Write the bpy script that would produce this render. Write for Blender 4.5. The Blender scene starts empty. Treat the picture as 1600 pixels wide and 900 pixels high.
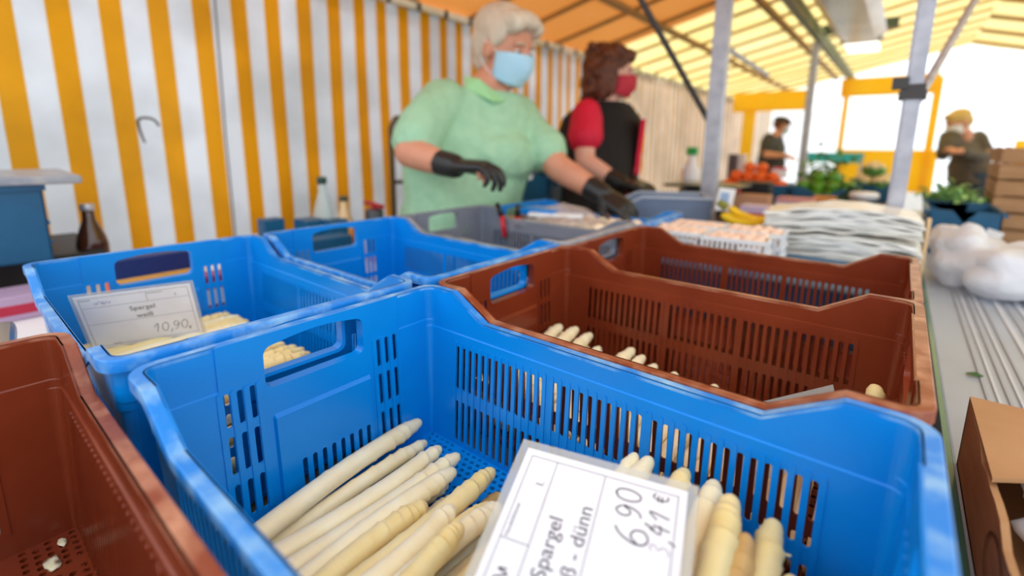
import bpy, bmesh, math, random
from mathutils import Vector as V, Matrix, noise
random.seed(7)
PI = math.pi
S = bpy.context.scene
C = S.collection
# ------------------------------------------------------------------ camera, sky, sun, exposure
K = .84            # crates: 600 x 385 x 240 units scaled to about 0.50 x 0.32 x 0.20 m
R = 1.01           # height of the crate rims above the ground
CAM = V((.5514*K, -.0954*K, R+.2126*K))
yaw, pit, rol, FPX, CYP = -.6787, -.1848, .0087, 746.4, 366.
fw = V((math.sin(yaw)*math.cos(pit), math.cos(yaw)*math.cos(pit), math.sin(pit)))
rt0 = V((math.cos(yaw), -math.sin(yaw), 0)); up0 = rt0.cross(fw)
rt = rt0*math.cos(rol)+up0*math.sin(rol); up = up0*math.cos(rol)-rt0*math.sin(rol)
cam = bpy.data.cameras.new('camera'); co = bpy.data.objects.new('camera', cam); C.objects.link(co)
m3 = Matrix((rt, up, -fw)).transposed(); co.matrix_world = Matrix.Translation(CAM) @ m3.to_4x4()
cam.sensor_width = 36; cam.lens = FPX/1600*36; cam.shift_y = -(450-CYP)/1600; cam.clip_start = .01
cam.dof.use_dof = True; cam.dof.focus_distance = .50; cam.dof.aperture_fstop = 2.2
S.camera = co
w = bpy.data.worlds.new('sky'); S.world = w; w.use_nodes = True
bg = w.node_tree.nodes['Background']; bg.inputs[0].default_value = (.90, .96, 1, 1); bg.inputs[1].default_value = 2.0
sun = bpy.data.lights.new('sun', 'SUN'); sun.energy = 4.0; sun.angle = .02; sun.color = (1, .95, .86)
so = bpy.data.objects.new('sun', sun); C.objects.link(so)
so.rotation_euler = V((-.45, .75, 1)).to_track_quat('Z', 'Y').to_euler()
S.view_settings.view_transform = 'Standard'; S.view_settings.look = 'None'; S.view_settings.exposure = .0
S.view_settings.gamma = 1; S.view_settings.use_curve_mapping = False
S.cycles.max_bounces = 8; S.cycles.transparent_max_bounces = 16

def at(px, py, t):   # point seen at a pixel of the 1600x900 frame, at depth t
    return CAM + (fw + rt*((px-800)/FPX) - up*((py-CYP)/FPX))*t
def cu(x, y, z):     # crate grid units -> world
    return V((x*K, y*K, R+z*K))

# ------------------------------------------------------------------ materials
def mat(name, col, rough=.5, col2=None, nscale=20., namt=.5, spec=.5, sss=0, transl=0, alpha=1, bump=0, bscale=200., metal=0, coat=0, stretch=None, emis=None, nshift=0.):
    m = bpy.data.materials.new(name); m.use_nodes = True; nt = m.node_tree; N = nt.nodes; L = nt.links
    b = N['Principled BSDF']; b.inputs['Roughness'].default_value = rough; b.inputs['Metallic'].default_value = metal
    b.inputs['Specular IOR Level'].default_value = spec; b.inputs['Coat Weight'].default_value = coat
    b.inputs['Base Color'].default_value = (*col, 1)
    tc = N.new('ShaderNodeTexCoord'); src = tc.outputs['Object']
    if stretch:
        mp = N.new('ShaderNodeMapping'); mp.inputs['Scale'].default_value = stretch; L.new(src, mp.inputs[0]); src = mp.outputs[0]
    colsock = None
    if col2:
        n = N.new('ShaderNodeTexNoise'); n.inputs['Scale'].default_value = nscale; n.inputs['Detail'].default_value = 5; L.new(src, n.inputs['Vector'])
        r = N.new('ShaderNodeValToRGB'); r.color_ramp.elements[0].position = .5-.3*(1-namt)-.02+nshift; r.color_ramp.elements[1].position = .5+.3*(1-namt)+.02+nshift
        r.color_ramp.elements[0].color = (*col, 1); r.color_ramp.elements[1].color = (*col2, 1)
        L.new(n.outputs['Fac'], r.inputs[0]); L.new(r.outputs[0], b.inputs['Base Color']); colsock = r.outputs[0]
    if sss:
        b.inputs['Subsurface Weight'].default_value = sss; b.inputs['Subsurface Radius'].default_value = (.01, .006, .003)
        b.inputs['Subsurface Scale'].default_value = 1.0
    if emis:
        b.inputs['Emission Color'].default_value = (*col, 1); b.inputs['Emission Strength'].default_value = emis
    if bump:
        n2 = N.new('ShaderNodeTexNoise'); n2.inputs['Scale'].default_value = bscale; n2.inputs['Detail'].default_value = 3; L.new(src, n2.inputs['Vector'])
        bp = N.new('ShaderNodeBump'); bp.inputs['Strength'].default_value = bump; bp.inputs['Distance'].default_value = .002
        L.new(n2.outputs['Fac'], bp.inputs['Height']); L.new(bp.outputs[0], b.inputs['Normal'])
    out = N['Material Output']
    if transl:
        t = N.new('ShaderNodeBsdfTranslucent'); t.inputs[0].default_value = (*col, 1)
        if colsock: L.new(colsock, t.inputs[0])
        mx = N.new('ShaderNodeMixShader'); mx.inputs[0].default_value = transl
        L.new(b.outputs[0], mx.inputs[1]); L.new(t.outputs[0], mx.inputs[2]); L.new(mx.outputs[0], out.inputs[0])
    if alpha < 1:
        t = N.new('ShaderNodeBsdfTransparent'); mx = N.new('ShaderNodeMixShader'); mx.inputs[0].default_value = alpha
        prev = out.inputs[0].links[0].from_socket
        L.new(t.outputs[0], mx.inputs[1]); L.new(prev, mx.inputs[2]); L.new(mx.outputs[0], out.inputs[0])
    return m
def s2l(r, g, b):
    f = lambda c: (c/255/12.92) if c/255 <= .04045 else ((c/255+.055)/1.055)**2.4
    return (f(r), f(g), f(b))
def hexm(name, rgb, rough=.5, rgb2=None, **k): return mat(name, s2l(*rgb), rough, s2l(*rgb2) if rgb2 else None, **k)

M = {}
M['blue'] = hexm('blue_plastic', (0, 128, 216), .28, (2, 138, 226), nscale=9, spec=.45, bump=.12, bscale=45)
M['blue_rim'] = hexm('worn_blue_plastic', (8, 128, 218), .34, (150, 196, 230), nscale=30, namt=.62, nshift=.08, bump=.15, bscale=160)
M['brown'] = hexm('brown_plastic', (116, 44, 22), .25, (130, 54, 28), nscale=12, spec=.45, bump=.15, bscale=60)
M['brown_rim'] = hexm('worn_brown_plastic', (134, 60, 34), .30, (196, 138, 108), nscale=30, namt=.6, nshift=.08, bump=.15, bscale=170)
M['grey'] = hexm('grey_plastic', (112, 118, 134), .42, (124, 130, 146), nscale=10)
M['grey_rim'] = hexm('worn_grey_plastic', (134, 138, 150), .4, (168, 166, 166), nscale=24)
M['teal'] = hexm('dark_teal_plastic', (10, 78, 118), .4, (16, 92, 132), nscale=10)
M['black'] = hexm('black_plastic', (18, 18, 20), .45)
M['paper'] = hexm('white_card', (243, 241, 247), .32, (236, 232, 238), nscale=14, spec=.5, coat=.3)
M['ink'] = hexm('black_ink', (45, 42, 48), .5)
M['pen'] = hexm('marker_ink', (32, 24, 30), .4)
M['bluepen'] = hexm('ballpoint_ink', (60, 80, 150), .5)
M['skin'] = hexm('skin', (205, 140, 112), .55, (216, 152, 124), nscale=14, sss=.15)
M['skin2'] = hexm('pale_skin', (228, 172, 150), .55, (234, 182, 162), nscale=14, sss=.15)
M['white'] = hexm('white_plastic', (235, 236, 238), .4)
M['steel'] = hexm('galvanised_steel', (168, 170, 182), .42, (188, 190, 200), nscale=30, metal=.35)
M['darksteel'] = hexm('dark_painted_steel', (60, 56, 56), .5)
M['glove'] = hexm('black_nitrile', (30, 30, 33), .38)
M['board'] = hexm('cardboard', (188, 142, 98), .75, (176, 128, 84), nscale=10, bump=.5, bscale=60, stretch=(1, 1, 8))

# ------------------------------------------------------------------ object helpers
def obj(name, me, m, parent=None, smooth=False, loc=None):
    if isinstance(me, bmesh.types.BMesh):
        bm = me; me = bpy.data.meshes.new(name); bm.to_mesh(me); bm.free()
    o = bpy.data.objects.new(name, me); C.objects.link(o)
    if m is not None:
        for x in (m if isinstance(m, (list, tuple)) else [m]): me.materials.append(x)
    if smooth:
        for p in me.polygons: p.use_smooth = True
    if parent: o.parent = parent
    if loc is not None: o.location = loc
    return o
def tag(o, label, cat, group=None, kind=None):
    o['label'] = label; o['category'] = cat
    if group: o['group'] = group
    if kind: o['kind'] = kind
    return o
def thing(name, label, cat, loc=(0, 0, 0), rz=0, group=None):
    o = bpy.data.objects.new(name, None); C.objects.link(o); o.location = loc; o.rotation_euler = (0, 0, rz)
    o.empty_display_size = .05
    return tag(o, label, cat, group)
def structure(name, me, m, smooth=False):
    o = obj(name, me, m, smooth=smooth); o['kind'] = 'structure'; return o
def dup(root, label=None, group=None):
    r = root.copy(); C.objects.link(r)
    if label: r['label'] = label
    if group: r['group'] = group
    for ch in list(root.children):
        c = ch.copy(); C.objects.link(c); c.parent = r
        for g in ch.children:
            d = g.copy(); C.objects.link(d); d.parent = c
    return r
def box(bm, c, s, mi=0, rot=None):
    vs = []
    for dx, dy, dz in ((-1,-1,-1),(1,-1,-1),(1,1,-1),(-1,1,-1),(-1,-1,1),(1,-1,1),(1,1,1),(-1,1,1)):
        p = V((dx*s[0]/2, dy*s[1]/2, dz*s[2]/2))
        if rot: p = rot @ p
        vs.append(bm.verts.new(V(c)+p))
    for f in ((3,2,1,0),(4,5,6,7),(0,1,5,4),(1,2,6,5),(2,3,7,6),(3,0,4,7)):
        bm.faces.new([vs[i] for i in f]).material_index = mi
    return vs
def B(): return bmesh.new()
def boxes(*L):
    bm = B()
    for l in L: box(bm, *l)
    return bm
def rbox(c, s, r=.004, seg=2, rot=None):
    bm = B(); box(bm, c, s, 0, rot); bmesh.ops.bevel(bm, geom=bm.edges[:], offset=r, segments=seg, affect='EDGES', profile=.6); return bm
def frame_of(d):
    d = d.normalized(); a = V((0, 0, 1)) if abs(d.z) < .9 else V((1, 0, 0))
    s = d.cross(a).normalized(); return s, d.cross(s).normalized()
def tube(bm, pts, rad, n=10, cap=True, flat=1., mi=0, ref=None):
    pts = [V(p) for p in pts]; rings = []
    for i, p in enumerate(pts):
        d = (pts[min(i+1, len(pts)-1)]-pts[max(i-1, 0)])
        s, t = frame_of(d)
        if ref is not None:
            s = V(ref).cross(d).normalized(); t = d.normalized().cross(s)
        elif rings:
            ps = prev_s; s = (ps-d.normalized()*ps.dot(d.normalized())).normalized(); t = d.normalized().cross(s)
        prev_s = s
        r = rad[i] if isinstance(rad, (list, tuple)) else rad
        rings.append([bm.verts.new(p+(s*math.cos(a)+t*math.sin(a)*flat)*r) for a in (2*PI*k/n for k in range(n))])
    for a, b in zip(rings, rings[1:]):
        for k in range(n): bm.faces.new((a[k], a[(k+1) % n], b[(k+1) % n], b[k])).material_index = mi
    if cap:
        bm.faces.new(rings[0][::-1]).material_index = mi; bm.faces.new(rings[-1]).material_index = mi
    return bm
def lathe(bm, prof, c=(0, 0, 0), n=20, mi=0):
    c = V(c); rings = []
    for r, z in prof:
        rings.append([bm.verts.new(c+V((r*math.cos(2*PI*k/n), r*math.sin(2*PI*k/n), z))) for k in range(n)])
    for a, b in zip(rings, rings[1:]):
        for k in range(n): bm.faces.new((a[k], a[(k+1) % n], b[(k+1) % n], b[k])).material_index = mi
    bm.faces.new(rings[0][::-1]); bm.faces.new(rings[-1])
    return bm
def blob(bm, c, s, sub=3, rot=None, nz=0, nf=10, seed=0):
    r = bmesh.ops.create_icosphere(bm, subdivisions=sub, radius=1)
    for v in r['verts']:
        k = 1+nz*noise.noise(v.co*nf+V((seed, 0, 0))) if nz else 1
        p = V((v.co.x*s[0], v.co.y*s[1], v.co.z*s[2]))*k
        if rot: p = rot @ p
        v.co = p+V(c)
    return bm
def remesh(bm, vox=.006, smooth=6, name='b'):
    me = bpy.data.meshes.new(name); bm.to_mesh(me); bm.free()
    o = bpy.data.objects.new('tmp_body', me); C.objects.link(o)
    m = o.modifiers.new('r', 'REMESH'); m.mode = 'VOXEL'; m.voxel_size = vox
    if smooth: s = o.modifiers.new('s', 'SMOOTH'); s.iterations = smooth; s.factor = .6
    dg = bpy.context.evaluated_depsgraph_get(); dg.update()
    r = bpy.data.meshes.new_from_object(o.evaluated_get(dg)); bpy.data.objects.remove(o); bpy.data.meshes.remove(me)
    return r
def slab(bm, P, th):   # closed slab from polygon P (list of V), extruded by vector th
    a = [bm.verts.new(p) for p in P]; b = [bm.verts.new(p+th) for p in P]
    bm.faces.new(a[::-1]); bm.faces.new(b)
    for i in range(len(P)): j = (i+1) % len(P); bm.faces.new((a[i], a[j], b[j], b[i]))
    return bm

# ------------------------------------------------------------------ setting
bm = B(); box(bm, (0, 4, -.05), (16, 26, .1)); structure('ground', bm, hexm('asphalt', (150, 146, 142), .9, (130, 126, 122), nscale=6))
# striped tarpaulin wall: pleated sheet with its own woven stripes
def stripe_mat():
    m = bpy.data.materials.new('striped_tarpaulin'); m.use_nodes = True; nt = m.node_tree; N = nt.nodes; L = nt.links
    b = N['Principled BSDF']; b.inputs['Roughness'].default_value = .6
    tc = N.new('ShaderNodeTexCoord'); sp = N.new('ShaderNodeSeparateXYZ'); L.new(tc.outputs['Object'], sp.inputs[0])
    def mth(op, a, bb=None):
        n = N.new('ShaderNodeMath'); n.operation = op
        for i, x in enumerate((a, bb)):
            if x is None: continue
            if isinstance(x, (int, float)): n.inputs[i].default_value = x
            else: L.new(x, n.inputs[i])
        return n.outputs[0]
    y = sp.outputs['Y']
    f = mth('FRACT', mth('DIVIDE', mth('ADD', y, 20*.132-.098), .132))
    st = mth('LESS_THAN', f, .46)
    mx = N.new('ShaderNodeMix'); mx.data_type = 'RGBA'
    L.new(st, mx.inputs['Factor'])
    nz = N.new('ShaderNodeTexNoise'); nz.inputs['Scale'].default_value = 3.5; nz.inputs['Detail'].default_value = 6; L.new(tc.outputs['Object'], nz.inputs[0])
    rp = N.new('ShaderNodeValToRGB'); rp.color_ramp.elements[0].position = .35; rp.color_ramp.elements[1].position = .62
    rp.color_ramp.elements[0].color = (*s2l(216, 221, 226), 1); rp.color_ramp.elements[1].color = (*s2l(238, 242, 248), 1); L.new(nz.outputs['Fac'], rp.inputs[0])
    rp2 = N.new('ShaderNodeValToRGB'); rp2.color_ramp.elements[0].position = .35; rp2.color_ramp.elements[1].position = .62
    rp2.color_ramp.elements[0].color = (*s2l(216, 164, 0), 1); rp2.color_ramp.elements[1].color = (*s2l(236, 184, 4), 1); L.new(nz.outputs['Fac'], rp2.inputs[0])
    L.new(rp.outputs[0], mx.inputs['A']); L.new(rp2.outputs[0], mx.inputs['B'])
    L.new(mx.outputs['Result'], b.inputs['Base Color'])
    t = N.new('ShaderNodeBsdfTranslucent'); L.new(mx.outputs['Result'], t.inputs[0])
    ms = N.new('ShaderNodeMixShader'); ms.inputs[0].default_value = .38
    L.new(b.outputs[0], ms.inputs[1]); L.new(t.outputs[0], ms.inputs[2]); L.new(ms.outputs[0], N['Material Output'].inputs[0])
    return m
M['stripe'] = stripe_mat()
WX, WT = -1.6, 1.87
bm = B(); ny, nz_ = 420, 14; g = []
for j in range(ny+1):
    y = -2.2+j*(10.4+2.2)/ny; row = []
    for k in range(nz_+1):
        z = .02+(WT-.02)*k/nz_
        x = WX + .010*math.sin(y*11+.4*z)+.012*noise.noise(V((y*3.1, z*1.2, 3)))+.02*noise.noise(V((y*.9, z*.6, 9)))
        row.append(bm.verts.new((x, y, z)))
    g.append(row)
for j in range(ny):
    for k in range(nz_): bm.faces.new((g[j][k], g[j+1][k], g[j+1][k+1], g[j][k+1]))
wl = structure('wall_left', bm, M['stripe'], True)
sd = wl.modifiers.new('t', 'SOLIDIFY'); sd.thickness = .0015
bm = B(); tube(bm, [(WX+.012, .688, .05), (WX+.012, .690, 1.2), (WX+.018, .70, WT-.02)], .0035, 6)
obj('tarp_seam', bm, hexm('seam_thread', (110, 112, 116), .7), wl)
bm = B(); box(bm, (WX+.02, 3.9, WT+.012), (.045, 12.4, .03)); structure('trim_1', bm, hexm('white_rail', (214, 212, 176), .4, (240, 240, 226), nscale=6, bump=.3))
r_ = bpy.data.objects['trim_1']
for i in range(60):
    bm = B(); box(bm, (WX+.044, -1.2+i*.19, WT+.010), (.01, .022, .04)); obj('rail_clip', bm, M['darksteel'], r_)

# roof: translucent orange tarpaulin panels between battens
def roof_mat(name, a, b_, tr):
    return hexm(name, a, .6, b_, nscale=1.1, namt=.2, transl=tr)
M['roof_o'] = roof_mat('orange_roof_tarp', (206, 128, 54), (220, 146, 72), .28)
M['roof_y'] = roof_mat('yellow_roof_tarp', (246, 220, 136), (252, 234, 170), .5)
RX, RZ = .95, 2.50      # ridge
def roof_pt(x, y): return V((x, y, (WT+.05)+(RZ-WT-.05)*(x-WX)/(RX-WX) if x <= RX else RZ-(x-RX)*.28))
def roofsheet(x0, x1, y0, y1, name, m):
    bm = B(); nx, nyy = 16, 60; g = []
    for i in range(nx+1):
        row = []
        for j in range(nyy+1):
            x = x0+(x1-x0)*i/nx; y = y0+(y1-y0)*j/nyy
            p = roof_pt(x, y); p.z += .012*noise.noise(V((x*3, y*3, 1))); row.append(bm.verts.new(p))
        g.append(row)
    for i in range(nx):
        for j in range(nyy): bm.faces.new((g[i][j], g[i+1][j], g[i+1][j+1], g[i][j+1]))
    return structure(name, bm, m, True)
ce = roofsheet(WX-.05, RX, .2, 3.6, 'ceiling', M['roof_o'])
ce2 = roofsheet(WX-.05, RX, 3.6, 8.6, 'ceiling', M['roof_y'])
ce3 = roofsheet(RX, 3.0, 1.6, 8.6, 'ceiling', M['roof_y'])
M['batten'] = hexm('roof_batten', (176, 128, 62), .6, (150, 120, 60), nscale=5)
M['greenbeam'] = hexm('weathered_green_beam', (112, 128, 104), .55, (150, 156, 140), nscale=5)
def beam(bm, a, b, s=(.03, .03)):
    a, b = V(a), V(b); d = b-a; q = d.to_track_quat('X', 'Z').to_matrix(); box(bm, (a+b)/2, (d.length, s[0], s[1]), 0, q)
for i in range(19):
    y = .3+i*.44
    bm = B(); beam(bm, roof_pt(WX, y)-V((0, 0, .018)), roof_pt(RX, y)-V((0, 0, .018)), (.024, .022))
    o = obj('rafter', bm, M['batten']); o['kind'] = 'structure'; o.parent = ce
for x in (-1.0, -.42):
    bm = B(); beam(bm, roof_pt(x, .2)-V((0, 0, .025)), roof_pt(x, 8.5)-V((0, 0, .025)), (.05, .03)); obj('purlin', bm, M['batten'], ce)
for i in range(10):
    y = 1.7+i*.72
    bm = B(); beam(bm, roof_pt(RX, y)-V((0, 0, .03)), roof_pt(2.95, y)-V((0, 0, .03)), (.03, .04)); obj('rafter', bm, M['batten'], ce3)
for x in (1.5, 2.2, 2.8):
    bm = B(); beam(bm, roof_pt(x, 1.6)-V((0, 0, .05)), roof_pt(x, 8.5)-V((0, 0, .05)), (.04, .04)); obj('purlin', bm, M['batten'], ce3)
# far end: yellow framed tarp wall with clear openings
M['yel'] = hexm('yellow_tarp', (255, 218, 60), .55, (255, 226, 90), nscale=3, transl=.65)
YB = 7.0
def backpt(px, py, Y=YB):
    d = (fw+rt*((px-800)/FPX)-up*((py-CYP)/FPX)); t = (Y-CAM.y)/d.y; return CAM+d*t
YO = [0]
def brect(px0, py0, px1, py1, th=.04):
    YO[0] += .045
    pm, qm = (px0+px1)/2, (py0+py1)/2; a = V((backpt(px0, qm).x, 0, backpt(pm, py0).z)); c = V((backpt(px1, qm).x, 0, backpt(pm, py1).z)); b_ = B(); box(b_, ((a.x+c.x)/2, YB+YO[0], (a.z+c.z)/2), (abs(c.x-a.x), th, abs(a.z-c.z))); return b_
wb = structure('wall_back', brect(1314, 118, 1468, 148), M['yel'])
for q in ((1312, 118, 1321, 262), (1448, 118, 1462, 300), (1306, 234, 1462, 300), (1150, 168, 1168, 300)):
    obj('tarp_frame', brect(*q), M['yel'], wb)
obj('tarp_panel', brect(1138, 140, 1262, 172), M['yel'], wb)
obj('tarp_panel', brect(1585, 218, 1660, 330), M['yel'], wb)
cl = hexm('clear_window_foil', (240, 244, 250), .2, alpha=.12)
w1 = structure('window_1', brect(1321, 148, 1448, 234, .003), cl)
w2 = structure('window_2', brect(1168, 172, 1312, 300, .003), cl)

# posts, beam and braces
def post(label, x, y, s, ztop, braces=()):
    t = thing('steel_post', label, 'post', (x, y, 0))
    bm = B(); box(bm, (0, 0, ztop/2), (s, s, ztop)); bmesh.ops.bevel(bm, geom=[e for e in bm.edges if abs(e.verts[0].co.z-e.verts[1].co.z) > 1], offset=.006, segments=2, affect='EDGES')
    obj('shaft', bm, M['steel'], t)
    obj('base_plate', boxes(((0, 0, .006), (s*1.5, s*1.5, .012))), M['steel'], t)
    return t
def rel(t, p): return V(p)-V(t.location)
p1 = post('grey steel post rising behind the red-vested vendor, nearest the middle of the stall', -.13, 1.92, .055, 2.0199)
p2 = post('thick grey steel post standing right of the clear bag stack, with a clamp and brace', .462, 1.60, .038, 2.36)
p3 = post('thin dark grey post far back beside the vendor in the cap', -.19, 4.6, .055, 2.02)
d_ = at(1108, 190, 1.9); e_ = at(985, -30, 1.75)
bm = B(); tube(bm, [rel(p1, d_), rel(p1, e_)], .012, 8); obj('brace', bm, M['darksteel'], p1)
bm = B(); tube(bm, [rel(p1, at(1116, 62, 1.92)), rel(p1, at(1200, 118, 2.9))], .012, 8); obj('brace', bm, M['steel'], p1)
bm = B(); tube(bm, [V((.01, 0, at(1415, 165, 1.34).z)), rel(p2, at(1530, -12, 1.5))], .011, 8); obj('brace', bm, M['steel'], p2)
q_ = at(1408, 152, 1.31); q_ = V((p2.location.x, p2.location.y, q_.z)); bm = B(); box(bm, rel(p2, q_), (.058, .058, .022)); box(bm, rel(p2, q_)+V((-.028, -.02, .03)), (.035, .02, .03)); box(bm, rel(p2, q_)+V((.0, .0, .012)), (.05, .05, .03)); obj('clamp', bm, M['darksteel'], p2)
tb = thing('roof_beam', 'long weathered green grey beam running under the roof over the two left posts', 'beam', (-.16, -1, 2.02))
obj('top_chord', boxes(((0, 4.5, .05), (.05, 10, .03)), ((0, 4.5, .0), (.05, 10, .03))), M['greenbeam'], tb)
for i in range(24):
    bm = B(); beam(bm, (0, .1+i*.4, .0), (0, .1+i*.4+.2, .06), (.015, .012)); obj('lattice_bar', bm, M['greenbeam'], tb)
tb2 = thing('cross_beam', 'short dark green cross bar on top of the thin far post', 'beam', (-.16, 4.6, 2.05))
obj('bar', boxes(((.24, 0, .05), (.48, .07, .07))), hexm('dark_green_steel', (64, 78, 62), .5), tb2)
# ceiling heater duct
hx = thing('ceiling_heater', 'long metallic heater housing hanging under the roof, pointing at the far end', 'heater', (.12, 2.35, 1.99))
M['duct'] = hexm('shiny_duct', (196, 186, 172), .25, (160, 150, 136), nscale=3, metal=.7)
bm = B()
for a0, a1 in ((0, 1.3),): 
    P = [(-.10, 0, .10), (.10, 0, .10), (.15, 0, .0), (.09, 0, -.05), (-.09, 0, -.05), (-.15, 0, .0)]
    slab(bm, [V(p) for p in P], V((0, 2.0, 0)))
obj('housing', bm, M['duct'], hx)
obj('end_cap', boxes(((0, 2.02, .02), (.26, .02, .14))), M['white'], hx)
lp = hexm('lamp_diffuser', (255, 252, 240), .4, emis=2.2)
obj('lamp_panel', boxes(((-.01, 2.30, -.02), (.20, .5, .03))), lp, hx)
for yy in (.3, 1.7):
    bm = B(); tube(bm, [(0, yy, .1), (0, yy, .42)], .006, 6); obj('hanger', bm, M['darksteel'], hx)

# ------------------------------------------------------------------ tables and counter
TZ = R-.2445*K-.0005
M['wood'] = hexm('table_board', (120, 100, 80), .7, (100, 82, 64), nscale=8)
def table(name, label, x0, x1, y0, y1, z, m, legm=None, th=.03):
    t = thing(name, label, 'table', ((x0+x1)/2, (y0+y1)/2, 0)); W, D = x1-x0, y1-y0
    obj('tabletop', rbox((0, 0, z-th/2), (W, D, th), .004), m, t)
    for sx in (-1, 1):
        for sy in (-1, 1): obj('leg', boxes(((sx*(W/2-.05), sy*(D/2-.05), (z-th)/2), (.04, .04, z-th))), legm or M['steel'], t)
    return t
table('display_table', 'display table carrying the blue, brown and grey produce crates', -.53, .512, -.42, 1.34, TZ, M['wood'])
CZ = .835
ct = thing('sales_counter', 'pale grey sales counter with long grooves along the right side of the crates', 'counter', (.95, 1.6, 0))
M['counter'] = hexm('counter_laminate', (172, 181, 192), .35, (160, 168, 180), nscale=5)
obj('worktop', rbox((0, 0, CZ-.015), (.80, 3.9, .03), .003), M['counter'], ct)
obj('glass_edge', boxes(((-.403, 0, CZ-.014), (.006, 3.9, .03))), hexm('green_glass_edge', (70, 120, 104), .15), ct)
for i, x in enumerate((.600, .612, .624, .636, .648, .672, .690, .708, .726)):
    obj('groove', boxes(((x-.95, 0, CZ+.0012), (.0035 if i < 5 else .008, 3.9, .0024))), hexm('groove_metal', (196, 201, 208) if i % 2 else (160, 165, 173), .4), ct)
obj('front_panel', boxes(((-.38, 0, .40), (.02, 3.86, .78))), M['black'], ct)
obj('end_panel', boxes(((0, -1.9, .40), (.76, .02, .78))), M['black'], ct); obj('end_panel', boxes(((0, 1.9, .40), (.76, .02, .78))), M['black'], ct)

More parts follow.
